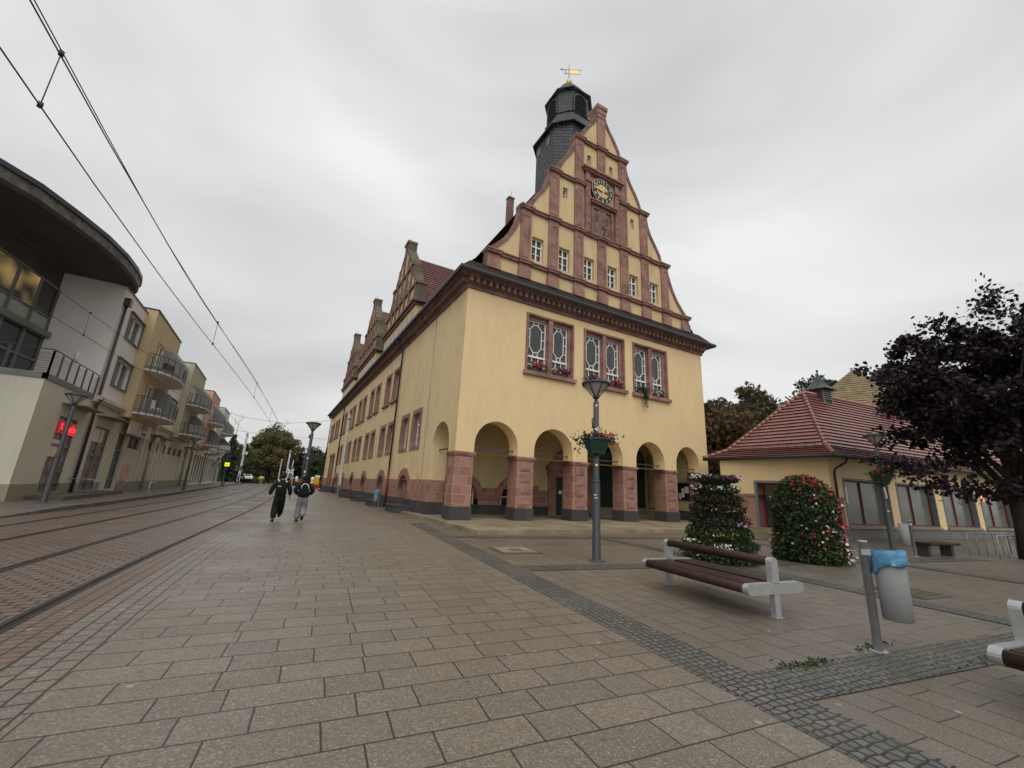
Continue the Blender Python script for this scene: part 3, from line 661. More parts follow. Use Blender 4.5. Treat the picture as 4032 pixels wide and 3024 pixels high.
# front gable
CX = 15.98
half = [(8.03, 13.0), (8.03, 14.02), (8.45, 14.4), (9.0, 15.0), (9.45, 15.75), (9.75, 16.5), (9.93, 17.1), (9.9, 17.6), (10.5, 17.62), (10.62, 18.15), (11.0, 18.75), (11.45, 19.4), (11.75, 20.1), (11.84, 20.6), (11.82, 21.05), (12.38, 21.1), (12.5, 21.6), (12.85, 22.25), (13.3, 22.9), (13.62, 23.55), (13.72, 24.0), (13.72, 24.52), (14.28, 24.56), (14.36, 25.1), (14.75, 25.8), (15.25, 26.5), (15.55, 27.05), (15.62, 27.3), (15.6, 28.0)]
outl = half+[(2*CX-x, z) for x, z in half[::-1]]
GW = [(10.77+1.9*i, 11.56+1.9*i, 14.33, 15.82) for i in range(6)]
GS = [(12.88, 13.22, 19.35, 20.13), (14.8, 15.12, 22.8, 23.53), (16.72, 17.02, 22.8, 23.53), (18.6, 18.92, 19.35, 20.13)]
gb = MB()
# front face of the gable: columns under the outline, cut by the windows
def top_at(x):
    x = min(x, 2*CX-x)
    if x >= 15.6: return 28.0
    best = 13.0
    for (xa, za), (xb, zb) in zip(half, half[1:]):
        if min(xa, xb) <= x <= max(xa, xb) and abs(xb-xa) > 1e-6: best = max(best, za+(zb-za)*(x-xa)/(xb-xa))
        elif abs(xb-xa) <= 1e-6 and abs(x-xa) < 1e-6: best = max(best, za, zb)
    return best
xs = sorted({x for x, z in outl} | {w_[0] for w_ in GW+GS} | {w_[1] for w_ in GW+GS})
for a, b in zip(xs, xs[1:]):
    if b-a < 1e-5: continue
    e = 1e-5; ta, tb = top_at(a+e), top_at(b-e); mid = (a+b)/2; lo = 12.9
    for w_ in sorted([w_ for w_ in GW+GS if w_[0] < mid < w_[1]], key=lambda q: q[2]):
        gb.face([PF(a, lo, 0), PF(b, lo, 0), PF(b, w_[2], 0), PF(a, w_[2], 0)]); lo = w_[3]
    gb.face([PF(a, lo, 0), PF(b, lo, 0), PF(b, tb, 0), PF(a, ta, 0)])
for w_ in GW+GS:
    d = .28
    for q in ((PF(w_[0], w_[2], 0), PF(w_[0], w_[2], d), PF(w_[0], w_[3], d), PF(w_[0], w_[3], 0)), (PF(w_[1], w_[2], 0), PF(w_[1], w_[2], d), PF(w_[1], w_[3], d), PF(w_[1], w_[3], 0)),
              (PF(w_[0], w_[3], 0), PF(w_[1], w_[3], 0), PF(w_[1], w_[3], d), PF(w_[0], w_[3], d)), (PF(w_[0], w_[2], 0), PF(w_[1], w_[2], 0), PF(w_[1], w_[2], d), PF(w_[0], w_[2], d))): gb.face(q)
n_ = len(outl)
gb.face([(x, Y0+.4, z) for x, z in outl])
gab = W_(gb, 'gable', MT['plaster_gable'])
# stone coping following the outline
cp = MB()
for (xa, za), (xb, zb) in zip(outl, outl[1:]):
    if math.hypot(xb-xa, zb-za) < 1e-6: continue
    sgn = 1 if (xa+xb)/2 < CX else -1
    dx, dz = xb-xa, zb-za; l = math.hypot(dx, dz); nx, nz = -dz/l, dx/l
    q = [(xa+nx*.07, za+nz*.07), (xb+nx*.07, zb+nz*.07), (xb-nx*.17, zb-nz*.17), (xa-nx*.17, za-nz*.17)]
    cp.prism(q, Y0-.06, Y0+.42, lambda u, v, t: (u, t, v))
W_(cp, 'gable_coping', MT['sand_w'], gab)
PIL = [8.03+.0, 9.95, 11.86, 13.75, 15.61, 17.53, 19.43, 21.35, 23.26]; PT = [14.0, 17.5, 20.97, 24.47, 28.0, 24.47, 20.97, 17.5, 14.0]
LV = [14.0, 17.5, 20.97, 24.47]
for x, t in zip(PIL, PT):
    p = MB(); wd = .68
    p.box(x-.05, x+wd+.05, Y0-.2, Y0, 12.9, 13.42); p.prism([(x-.05, 13.42), (x+wd+.05, 13.42), (x+wd-.03, 13.6), (x+.03, 13.6)], Y0-.16, Y0, lambda u, v, q: (u, q, v))
    lo = 13.42
    for lv in LV:
        if lv > t+.01: break
        p.box(x+.0, x+wd, Y0-.12, Y0, lo, lv-.18)
        if lv-lo > 1.5:
            ring(p, PF, x+.12, x+wd-.12, lo+.25, lv-.55, .05, -.15, -.12); p.prism([(x+wd/2-.12, (lo+lv)/2), (x+wd/2, (lo+lv)/2-.25), (x+wd/2+.12, (lo+lv)/2), (x+wd/2, (lo+lv)/2+.25)], Y0-.15, Y0-.11, lambda u, v, q: (u, q, v))
        p.box(x-.07, x+wd+.07, Y0-.26, Y0, lv-.18, lv-.06); p.box(x-.11, x+wd+.11, Y0-.31, Y0+(.45 if lv > t-.05 else 0), lv-.06, lv+.04); lo = lv
    if t > 27:
        p.box(x, x+wd, Y0-.12, Y0, lo, 27.3); p.box(x-.04, x+wd+.04, Y0-.16, Y0+.68, 27.05, 27.35); p.box(x-.12, x+wd+.12, Y0-.26, Y0+.78, 27.75, 28.05); p.prism([(x-.04, 27.35), (x+wd+.04, 27.35), (x+wd+.1, 27.75), (x-.1, 27.75)], Y0-.2, Y0+.7, lambda u, v, q: (u, q, v))
        p.prism([(x-.05, 28.05), (x+wd+.05, 28.05), (x+wd/2, 28.2)], Y0-.15, Y0+.6, lambda u, v, q: (u, q, v))
    W_(p, 'pilaster', MT['sand'], gab)
sc_ = MB()
for i, lv in enumerate(LV):
    a, b = PIL[i]+.6, PIL[8-i]+.1
    if i == 2:
        for a, b in ((PIL[2]+.6, 14.5), (17.45, PIL[6]+.1)): sc_ = MB(); sc_.box(a, b, Y0-.15, Y0, lv-.2, lv-.04); sc_.box(a, b, Y0-.2, Y0, lv-.04, lv+.03); W_(sc_, 'string_course', MT['sand_w'], gab)
        continue
    sc_ = MB(); sc_.box(a, b, Y0-.15, Y0, lv-.2, lv-.04); sc_.box(a, b, Y0-.2, Y0, lv-.04, lv+.03); W_(sc_, 'string_course', MT['sand_w'], gab)
for w_ in GW:
    f = MB(); ring(f, PF, w_[0], w_[1], w_[2], w_[3], .07, .2, .27); u = (w_[0]+w_[1])/2
    pbox(f, PF, u-.04, u+.04, w_[2], w_[3], .19, .26); z = w_[2]+.98; pbox(f, PF, w_[0], w_[1], z-.04, z+.04, .18, .26); z = w_[2]+.5; pbox(f, PF, w_[0], w_[1], z-.015, z+.015, .2, .25)
    o = W_(f, 'window', MT['white']); p = MB(); p.face([PF(w_[0], w_[2], .255), PF(w_[1], w_[2], .255), PF(w_[1], w_[3], .255), PF(w_[0], w_[3], .255)]); W_(p, 'pane', MT['glass'], o)
for w_ in GS:
    f = MB(); ring(f, PF, w_[0]+.02, w_[1], w_[2], w_[3], .05, .2, .25); pbox(f, PF, w_[0], w_[1], w_[2]+.33, w_[2]+.37, .2, .25)
    o = W_(f, 'window', MT['white']); p = MB(); p.face([PF(w_[0], w_[2], .24), PF(w_[1], w_[2], .24), PF(w_[1], w_[3], .24), PF(w_[0], w_[3], .24)]); W_(p, 'pane', MT['glass'], o)
# clock
ae = MB()
for a, b in ((14.56, 14.9), (17.04, 17.38)):
    ae.box(a, b, Y0-.22, Y0-.0, 17.55, 21.2)
    for k in range(7): ring(ae, PF, a+.07, b-.07, 17.7+k*.48, 18.1+k*.48, .035, -.245, -.22)
    ae.box(a-.06, b+.06, Y0-.3, Y0, 21.2, 21.38); ae.box(a, b, Y0-.2, Y0, 21.38, 22.0)
ae.box(14.35, 17.6, Y0-.32, Y0, 21.98, 22.1); ae.box(14.22, 17.72, Y0-.45, Y0, 22.1, 22.22)
ae.box(14.9, 17.05, Y0-.34, Y0, 19.74, 19.86); ae.box(14.82, 17.12, Y0-.42, Y0, 19.86, 19.95)
W_(ae, 'clock_surround', MT['sand'], gab)
rel = MB(); rel.box(15.0, 16.95, Y0-.06, Y0, 17.55, 19.74); ring(rel, PF, 15.02, 16.93, 17.57, 19.7, .2, -.16, -.06)
for (x, z, sx_, sz_) in ((15.98, 18.9, .55, .12), (15.7, 19.15, .22, .25), (16.25, 19.12, .25, .25), (15.98, 19.35, .3, .16), (15.5, 18.2, .15, .5), (16.5, 18.3, .12, .45), (15.98, 18.72, .62, .07)):
    rel.lathe([(0, -1), (.7, -.7), (1, 0), (.7, .7), (0, 1)], (0, 0, 0), 10); nv = 50
    for i in range(len(rel.v)-nv, len(rel.v)): p = rel.v[i]; rel.v[i] = (x+p[0]*sx_, Y0-.07+p[1]*.09, z+p[2]*sz_)
sh = [(15.72, 18.55), (16.42, 18.55), (16.42, 18.0), (16.3, 17.78), (16.07, 17.62), (15.84, 17.78), (15.72, 18.0)]
rel.prism(sh[::-1], Y0-.16, Y0-.05, lambda u, v, t: (u, t, v))
ro = W_(rel, 'relief_panel', MT['sand_w'], gab)
cx_ = MB(); cx_.box(16.03, 16.12, Y0-.19, Y0-.16, 17.72, 18.48); cx_.box(15.85, 16.3, Y0-.19, Y0-.16, 18.17, 18.26); W_(cx_, 'shield_cross', MT['slate'], gab)
cz, cr_ = 20.93, .92; ck = MB()
ck.prism([(CX-.08+cr_*math.cos(2*math.pi*i/40), cz+cr_*math.sin(2*math.pi*i/40)) for i in range(40)][::-1], Y0-.24, Y0-.1, lambda u, v, t: (u, t, v))
CKX = CX-.08
cko = W_(ck, 'clock', MT['black'])
di = MB(); di.prism([(CKX+.5*math.cos(2*math.pi*i/32), cz+.5*math.sin(2*math.pi*i/32)) for i in range(32)][::-1], Y0-.25, Y0-.235, lambda u, v, t: (u, t, v)); W_(di, 'inner_dial', MT['plaster_gable'], cko)
nm = MB()
for h in range(1, 13):
    t = R_(90-30*h); tm = text_mb(str(h), .33, .012); nm.add(tm, lambda p, t=t: (CKX+.71*math.cos(t)+p[0], Y0-.252-p[2], cz+.71*math.sin(t)+p[1]))
for i in range(60):
    t = 2*math.pi*i/60; r_ = .9; x, z = CKX+r_*math.cos(t), cz+r_*math.sin(t); nm.box(x-.022, x+.022, Y0-.262, Y0-.24, z-.022, z+.022)
W_(nm, 'numerals', mat('cream_numerals', (.78, .68, .48), .5), cko)
hd = MB()
def hand(ang, ln, wd, y):
    t = R_(90-ang); c_, s_ = math.cos(t), math.sin(t)
    q = [(-.16, wd*.6), (-.16, -wd*.6), (.1, -wd), (ln*.45, -wd*.55), (ln*.7, -wd*1.15), (ln*.82, -wd*.45), (ln, 0), (ln*.82, wd*.45), (ln*.7, wd*1.15), (ln*.45, wd*.55), (.1, wd)]
    hd.prism([(CKX+a*c_-b*s_, cz+a*s_+b*c_) for a, b in q], y-.02, y, lambda u, v, t: (u, t, v))
hand(173, .52, .075, Y0-.27); hand(276, .82, .065, Y0-.3)
W_(hd, 'hands', MT['gold'], cko)
# cross gables along the side
XD = 7.38
for yc in (34.6, 48.95, 63.2):
    hw = 5.2
    ol = [(5.2, 15.5), (5.2, 16.95), (4.6, 17.0), (4.35, 17.5), (3.75, 18.2), (3.4, 18.75), (3.3, 19.35), (2.75, 19.4), (2.6, 19.9), (1.9, 20.7), (1.1, 21.5), (.55, 22.1), (.5, 22.3), (.5, 23.0)]
    full = [(-a, z) for a, z in ol]+[(a, z) for a, z in ol[::-1]]
    g_ = MB(); g_.prism([(yc+a, z) for a, z in full], XD, XD+.5, lambda u, v, t: (t, u, v))
    g_.box(XD, XD+2.2, yc-hw, yc+hw, 12.3, 15.4)
    go = W_(g_, 'cross_gable', MT['plaster_gable'])
    c_ = MB(); c2_ = MB()
    for (ya, za), (yb, zb) in zip(full, full[1:]):
        dy, dz = yb-ya, zb-za; l = math.hypot(dy, dz)
        if l < 1e-6: continue
        ny, nz = -dz/l, dy/l
        c2_.prism([(yc+ya+ny*.06, za+nz*.06), (yc+yb+ny*.06, zb+nz*.06), (yc+yb-ny*.2, zb-nz*.2), (yc+ya-ny*.2, za-nz*.2)], XD-.07, XD+.72, lambda u, v, t: (t, u, v))
    c_.box(XD-.18, XD+.75, yc-.62, yc+.62, 22.9, 23.12); c_.box(XD-.3, XD+2.2, yc-hw-.25, yc+hw+.25, 15.25, 15.5); c_.box(XD-.15, XD+2.2, yc-hw-.12, yc+hw+.12, 15.0, 15.25)
    for s_ in (-1, 1): c_.box(XD-.2, XD+.7, yc+s_*4.9-.45, yc+s_*4.9+.45, 16.8, 17.05); c_.box(XD-.18, XD+.65, yc+s_*3.0-.4, yc+s_*3.0+.4, 19.3, 19.5)
    for y, t in ((-4.9, 16.8), (-3.0, 19.3), (-1.5, 20.9), (0, 22.9), (1.5, 20.9), (3.0, 19.3), (4.9, 16.8)): c_.box(XD-.14, XD, yc+y-.17, yc+y+.17, 15.5, t)
    for z, h in ((17.0, 4.4), (19.35, 2.6)): c_.box(XD-.16, XD, yc-h, yc+h, z-.1, z+.05)
    W_(c_, 'gable_stonework', MT['sand_w'], go); W_(c2_, 'gable_coping', MT['mossy'], go)
    for y in (-3.95, -2.25, -.75, .75, 2.25, 3.95): wq = MB(); wq.box(XD-.03, XD+.02, yc+y-.3, yc+y+.3, 17.25 if abs(y) < 3 else 15.6, 18.4 if abs(y) < 3 else 16.4); W_(wq, 'attic_window', MT['glass'], go)
    for k in range(7): y = yc-4.2+k*1.4; wq = MB(); wq.box(XD-.02, XD+.02, y-.38, y+.38, 13.2, 14.55); W_(wq, 'attic_window', MT['glass'], go)
    t_ = MB(); ez = 15.4
    tiles(t_, (10.2, yc-5.35, ez), (7.75, yc-5.35, ez), (7.75, yc, 21.9), (13.6, yc, 21.9), 22, .075); tiles(t_, (7.75, yc+5.35, ez), (10.2, yc+5.35, ez), (13.6, yc, 21.9), (7.75, yc, 21.9), 22, .075)
    W_(t_, 'cross_roof', [MT['tile'], MT['tile_lip_shade']], go)
    q = MB(); q.tube([(XD+.2, yc+.2, 23.1), (XD+.2, yc+.2, 23.8)], .02, 5); q.tube([(XD-.1, yc-5.5, 15.2), (9.0, yc-5.5, 15.3)], .09, 6); W_(q, 'lightning_rod', MT['gutter'], go)
# roof turret
TX, TY = 15.97, 21.87
def oct_(a, c): return [(a, -(a-c)), (a, a-c), (a-c, a), (-(a-c), a), (-a, a-c), (-a, -(a-c)), (-(a-c), -a), (a-c, -a)]
def loft(mb, secs, m=0):
    for (a, c, z), (b, d, y) in zip(secs, secs[1:]):
        A, Bq = oct_(a, c), oct_(b, d)
        for i in range(8): j = (i+1) % 8; mb.face([(TX+A[i][0], TY+A[i][1], z), (TX+A[j][0], TY+A[j][1], z), (TX+Bq[j][0], TY+Bq[j][1], y), (TX+Bq[i][0], TY+Bq[i][1], y)], m)
tw = MB(); loft(tw, [(2.15, 1.0, 19), (2.15, 1.0, 27.7), (2.2, 1.02, 27.75), (2.42, 1.12, 27.7), (2.42, 1.12, 27.82), (1.95, .95, 28.5), (1.68, .82, 29.2), (1.6, .8, 29.45), (1.66, .82, 29.5), (1.5, .75, 29.55), (1.5, .75, 31.6), (1.72, .84, 31.72), (1.72, .84, 31.8), (1.5, .72, 32.05), (1.15, .55, 32.65), (.8, .4, 33.3), (.4, .2, 33.68), (.08, .04, 33.92)])
two = W_(tw, 'tower', MT['slate'])
lv = MB(); PLT = lambda u, z, d: (TX-1.5+d, TY+u, z); PFT = lambda u, z, d: (TX+u, TY-1.5+d, z)
for P in (PLT, PFT):
    lv = MB()
    q = [(-.55, 29.75), (.55, 29.75), (.55, 30.75)]+[(.55*math.cos(math.pi*i/10), 30.75+.62*math.sin(math.pi*i/10)) for i in range(1, 10)]+[(-.55, 30.75)]
    lv.prism(q, -.03, .02, lambda u, v, t, P=P: P(u, v, t))
    for k in range(15):
        z = 29.85+k*.1; h = .5 if z < 30.75 else .5*math.sqrt(max(0, 1-((z-30.75)/.62)**2)); lv.hexa([P(-h, z, -.07), P(h, z, -.07), P(h, z+.02, -.03), P(-h, z+.02, -.03), P(-h, z+.02, -.07), P(h, z+.02, -.07), P(h, z+.07, -.03), P(-h, z+.07, -.03)])
    W_(lv, 'belfry_louvre', MT['black'], two)
for P in (PLT, PFT):
    tr = MB()
    for i in range(10):
        t0, t1 = math.pi*i/10, math.pi*(i+1)/10
        tr.prism([(r*math.cos(t), 30.75+r*1.12*math.sin(t)) for r, t in ((.56, t0), (.68, t0), (.68, t1), (.56, t1))][::-1], -.1, .0, lambda u, v, t, P=P: P(u, v, t))
    for s_ in (-1, 1): pbox(tr, P, min(s_*.56, s_*.68), max(s_*.56, s_*.68), 29.7, 30.75, -.1, 0)
    W_(tr, 'louvre_trim', MT['slate'], two)
for y, z in ((-.5, 26.9), (.75, 26.9)): wl = MB(); wl.box(TX-2.18, TX-2.14, TY+y-.2, TY+y+.2, z-.35, z+.35); W_(wl, 'tower_window', MT['zinc'], two)
def vrot(mb, ang=R_(-29)):
    c, q_ = math.cos(ang), math.sin(ang); mb.v = [(TX+(x-TX)*c-(y-TY)*q_, TY+(x-TX)*q_+(y-TY)*c, z) for x, y, z in mb.v]
vn = MB(); vn.lathe([(0, 33.9), (.1, 33.95), (.09, 34.05), (.2, 34.2), (.25, 34.38), (.2, 34.55), (.08, 34.66), (.05, 34.7)], (TX, TY, 0), 14); vn.box(TX+.08, TX+.75, TY-.012, TY+.012, 35.28, 35.68)
for z in (35.28, 35.66): vn.box(TX+.7, TX+1.0, TY-.012, TY+.012, z, z+.04)
vrot(vn); vo = W_(vn, 'weather_vane', MT['gold'], two)
vn = MB(); vn.tube([(TX, TY, 34.6), (TX, TY, 36.4)], [.035, .015], 6); vn.tube([(TX-.62, TY, 35.7), (TX+1.05, TY, 35.7)], .02, 5); vn.tube([(TX-.42, TY, 35.27), (TX+.95, TY, 35.27)], .018, 5)
vn.prism([(TX-.78, 35.7), (TX-.55, 35.6), (TX-.55, 35.8)], TY-.01, TY+.01, lambda u, v, t: (u, t, v))
for s_ in (0, 1): vn.tube([(TX-.15-.22*math.sin(math.pi*i/8), TY, 35.3+.38*i/8) for i in range(9)], .015, 5)
vrot(vn); W_(vn, 'vane_rod', MT['anthracite'], two)
# downpipes, lightning conductor
for y in (29.9, 59.6, 75.0):
    q = MB(); q.tube([(X0-.66, y, 12.1), (X0-.5, y, 11.75), (X0-.14, y, 11.3), (X0-.14, y, 2.5)], .065, 8); o = W_(q, 'downpipe', MT['gutter'])
    q = MB(); q.tube([(X0-.15, y, 2.5), (X0-.15, y, .0)], .075, 8); W_(q, 'red_standpipe', MT['red_paint'], o)
q = MB(); q.tube([(X0-.03, 22.7, 11.4), (X0-.03, 22.75, 6), (X0-.03, 22.7, 1.9), (X0-.12, 22.8, .1)], .016, 5); W_(q, 'lightning_conductor', MT['galv'])
q = MB(); q.box(X0-.08, X0-.04, 23.2, 23.28, 1.75, 2.1); W_(q, 'gas_marker', mat('yellow_marker', (.6, .38, .03), .5))
# stone light wells in front of the cellar windows
for i, (y, lab) in enumerate(((25.2, 'nearest dark stone light well below a cellar arch, beside the terrace'), (31.3, 'second dark stone light well, behind the wall bin with blue bag'), (38.2, 'third dark stone light well along the town hall side'), (45.6, 'fourth dark stone light well along the side, near the tram mast'), (66.5, 'low stone steps below the tall stair windows at the far end'))):
    q = MB(); h = .42 if i < 4 else .2; hwid = 1.35 if i < 4 else 3
    P8 = [(X0-.1, y-hwid), (X0-.1, y+hwid), (X0-.7, y+hwid-.1), (X0-1.0, y+hwid-.45), (X0-1.0, y-hwid+.45), (X0-.7, y-hwid+.1)]
    q.prism(P8, 0, h-.06, lambda u, v, t: (u, v, t)); q.prism([(a-(0 if a > X0-.2 else .04), b) for a, b in P8], h-.06, h, lambda u, v, t: (u, v, t))
    tag(q.build('light_well', MT['dark_stone']), lab, 'light well', 'stone light wells along the town hall')
# ------------------------------------------------------------ STREET OPPOSITE: corner building and four houses
XS = -9.2
PS = lambda u, z, d: (XS-d, u, z)
MT['beige'] = plaster('beige_plaster', (.60, .58, .48), (.54, .52, .43), (.3, .28, .22), .2)
MT['beige_dk'] = plaster('plinth_plaster', (.30, .275, .21), (.25, .23, .18), (.15, .13, .1), .3)
MT['whitewall'] = plaster('white_plaster', (.78, .745, .72), (.72, .69, .66), (.4, .37, .34), .15)
MT['soffit'] = mottled('dark_soffit', (.085, .082, .08), (.06, .058, .057), .7, .8, .05, 9)
MT['divider'] = mottled('grey_screen', (.29, .30, .30), (.24, .25, .25), 2, .7, 0, 20)
MT['frosted'] = mottled('spandrel_glass', (.42, .48, .40), (.34, .4, .34), .9, .3, .0, 30)
MT['curtain'] = mottled('curtained_glass', (.16, .165, .15), (.05, .055, .055), .8, .18, 0, 6)
MT['redsign'] = mat('red_neon', (.5, .01, .02), .4, emit=(1, .03, .05), es=1.0)
MT['redback'] = mat('red_sign_back', (.25, .01, .015), .4, emit=(1, .02, .04), es=.12)
MT['poster'] = mottled('faded_poster', (.75, .62, .55), (.55, .12, .1), 4, .5, 0, 9)
MT['banner'] = mottled('white_banner', (.78, .73, .71), (.7, .65, .63), 2, .6, .05, 12)
MT['photo'] = mottled('window_photo_print', (.34, .26, .25), (.05, .038, .038), 2.2, .3, 0, 9)
MT['ylight'] = mat('yellow_lightbox', (.8, .7, .02), .4, emit=(1, .85, .03), es=.75)
MT['granite'] = mottled('granite_step', (.12, .11, .10), (.08, .072, .066), 3, .7, .2)
def shopfront(y0, y1, z0, z1, par, glass='curtain', mull=2, trans=(.68,), d=.35):
    f = MB(); ring(f, PS, y0, y1, z0, z1, .07, d-.07, d)
    for i in range(1, mull): u = y0+(y1-y0)*i/mull; pbox(f, PS, u-.035, u+.035, z0, z1, d-.07, d)
    for t in trans: z = z0+(z1-z0)*t; pbox(f, PS, y0, y1, z-.07, z+.07, d-.07, d)
    o = W_(f, 'shop_window', MT['zinc'], par); p = MB(); p.face([PS(y0, z0, d-.01), PS(y1, z0, d-.01), PS(y1, z1, d-.01), PS(y0, z1, d-.01)]); W_(p, 'pane', MT[glass], o); return o
def awning(y0, y1, z, par):
    q = MB(); q.prism([(XS, y0), (XS+.75, y0+.25), (XS+.75, y1-.25), (XS, y1)], z, z+.06, lambda u, v, t: (u, v, t)); W_(q, 'entrance_canopy', MT['zinc'], par)
def win(y0, y1, z0, z1, par, X=XS, glass='curtain', proud=True):
    P = lambda u, z, d: (X-d, u, z); f = MB(); ring(f, P, y0, y1, z0, z1, .09, .08, .18); pbox(f, P, (y0+y1)/2-.06, (y0+y1)/2+.06, z0, z1, .08, .18)
    o = W_(f, 'window', MT['white'], par); p = MB(); p.face([P(y0, z0, .17), P(y1, z0, .17), P(y1, z1, .17), P(y0, z1, .17)]); W_(p, 'pane', MT[glass], o)
    if proud:
        q = MB(); q.box(X, X+.16, y0-.12, y1+.12, z1, z1+.07); q.box(X, X+.1, y0-.08, y1+.08, z0-.08, z0)
        for y in (y0-.06, y1+.02): q.box(X, X+.1, y, y+.04, z0, z1)
        q.tube([(X+.1, y0, z0+.35), (X+.1, y1, z0+.35)], .012, 5); W_(q, 'shutter_box', MT['zinc'], o)
    return o
cb = thing('corner_building', 'white corner shop building with dark oval canopy roof and red lit sign', 'building', (-9.2, 24.85, 0), world=True)
q = MB(); wall(q, PS, 24.85, 35.0, .82, 5.3, [dict(u0=27.3, u1=29.5, lo=.4, hi=3.95, d=.35), dict(u0=31.9, u1=34.4, lo=.4, hi=3.95, d=.35)])
q.face([(XS, 24.85, .82), (-40, 24.85, .82), (-40, 24.85, 5.3), (XS, 24.85, 5.3)]); q.face([(XS, 24.85, 5.3), (-40, 24.85, 5.3), (-40, 36, 5.3), (XS, 36, 5.3)])
W_(q, 'ground_floor', MT['beige'], cb)
q = MB(); PSp = lambda u, z, d: (XS+.03-d, u, z)
wall(q, PSp, 24.82, 35.0, 0, .82, [dict(u0=27.3, u1=29.5, lo=.4, hi=3.95, d=.35), dict(u0=31.9, u1=34.4, lo=.4, hi=3.95, d=.35)]); q.face([(XS+.03, 24.82, 0), (-40, 24.82, 0), (-40, 24.82, .82), (XS+.03, 24.82, .82)]); q.face([(XS+.03, 24.82, .82), (-40, 24.82, .82), (-40, 24.86, .83), (XS, 24.86, .83)]); W_(q, 'base', MT['beige_dk'], cb)
q = MB(); wall(q, PS, 30.4, 35.0, 5.3, 11.95, [dict(u0=32.2, u1=34.8, lo=9.45, hi=11.0, d=.2), dict(u0=32.2, u1=34.8, lo=6.5, hi=8.1, d=.2)])
q.face([(XS, 30.4, 5.3), (-11.85, 30.4, 5.3), (-11.85, 30.4, 12.0), (XS, 30.4, 12.0)]); W_(q, 'upper_wall', MT['whitewall'], cb)
q = MB(); q.box(XS-.3, XS+.06, 30.35, 35.05, 11.95, 12.02); W_(q, 'parapet_cap', MT['zinc'], cb)
win(32.2, 34.8, 9.45, 11.0, cb); win(32.2, 34.8, 6.5, 8.1, cb)
q = MB(); q.box(XS-.02, XS+.32, 30.3, 35.4, 5.28, 5.48); q.box(XS-.02, XS+.2, 30.3, 35.4, 5.15, 5.28); W_(q, 'ledge', MT['beige'], cb)
q = MB(); q.tube([(XS+.12, 30.75, 10.9), (XS+.12, 30.75, 5.5), (XS+.3, 30.75, 5.4), (XS+.12, 30.75, 5.0), (XS+.12, 30.75, .3)], .075, 8); q.box(XS, XS+.3, 30.55, 30.95, 10.9, 11.35); W_(q, 'downpipe', MT['anthracite'], cb)
# curved glazing behind the terrace
GL = [(-11.85, 30.4), (-11.97, 28.8), (-12.15, 27.2), (-12.38, 25.6), (-12.66, 24.0), (-13.0, 22.4), (-13.4, 20.8)]
q = MB(); fr_ = MB(); sp = MB(); lt = MB(); fa = MB()
for i, (a, b) in enumerate(zip(GL, GL[1:])):
    for mb_, z0, z1 in ((q, 5.3, 8.2), (sp, 8.55, 9.3), (fa, 10.95, 12.0)): mb_.face([(*a, z0), (*b, z0), (*b, z1), (*a, z1)])
    (lt if i in (1, 2, 3) else q).face([(*a, 9.3), (*b, 9.3), (*b, 10.95), (*a, 10.95)])
    for z in (6.9, 9.3, 10.95, 8.55): fr_.hexa([(a[0], a[1], z-.05), (b[0], b[1], z-.05), (b[0]+.07, b[1], z-.05), (a[0]+.07, a[1], z-.05), (a[0], a[1], z+.05), (b[0], b[1], z+.05), (b[0]+.07, b[1], z+.05), (a[0]+.07, a[1], z+.05)])
    for c in (a,): fr_.box(c[0]-.03, c[0]+.09, c[1]-.06, c[1]+.06, 5.3, 10.95)
    fr_.hexa([(a[0], a[1], 8.2), (b[0], b[1], 8.2), (b[0]+.3, b[1], 8.2), (a[0]+.3, a[1], 8.2), (a[0], a[1], 8.5), (b[0], b[1], 8.5), (b[0]+.3, b[1], 8.5), (a[0]+.3, a[1], 8.5)])
gz = W_(q, 'curved_glazing', MT['glass'], cb); W_(fr_, 'glazing_frame', MT['zinc'], gz); W_(sp, 'spandrel_panel', MT['frosted'], gz); W_(lt, 'lit_pane', MT['litglass'], gz); W_(fa, 'fascia', MT['soffit'], cb)
cv = [(-30, 14.0), (-20, 15.2), (-15.5, 17.0), (-12.6, 19.2), (-10.95, 21.35), (-10.24, 22.4), (-9.6, 24.1), (-9.05, 25.9), (-8.75, 27.8), (-8.68, 29.3), (-8.78, 30.6), (-9.05, 31.7), (-9.5, 32.7), (-10.3, 33.9), (-12, 35.6), (-15, 37.2), (-30, 38)]
q = MB(); n = len(cv); off = lambda k: [(x+k*.9, y-k*.5) if y < 29 else (x+k*.8, y+k*.5) for x, y in cv]
for (A, za), (Bq, zb), m in (((off(-.1), 12.05), (off(0), 12.2), 0), ((off(0), 12.2), (off(0), 12.62), 1), ((off(0), 12.62), (off(.08), 12.64), 2), ((off(.08), 12.64), (off(.08), 12.85), 2)):
    for i in range(n-1): q.face([(*A[i], za), (*A[i+1], za), (*Bq[i+1], zb), (*Bq[i], zb)], m)
q.idx(range(len(q.v), len(q.v)+n), 0); q.v += [(*p, 12.05) for p in off(-.1)]
q.idx(range(len(q.v), len(q.v)+n), 2); q.v += [(*p, 12.85) for p in off(.08)]
W_(q, 'canopy_roof', [MT['soffit'], mottled('weathered_fascia', (.22, .2, .17), (.06, .055, .05), 2.2, .7, .2, 9), MT['anthracite']], cb)
q = MB(); q.box(XS-.1, XS+.05, 24.8, 30.4, 5.25, 5.5); q.box(-40, XS+.05, 24.8, 24.95, 5.25, 5.5); tf = W_(q, 'terrace_edge', MT['zinc'], cb)
q = MB()
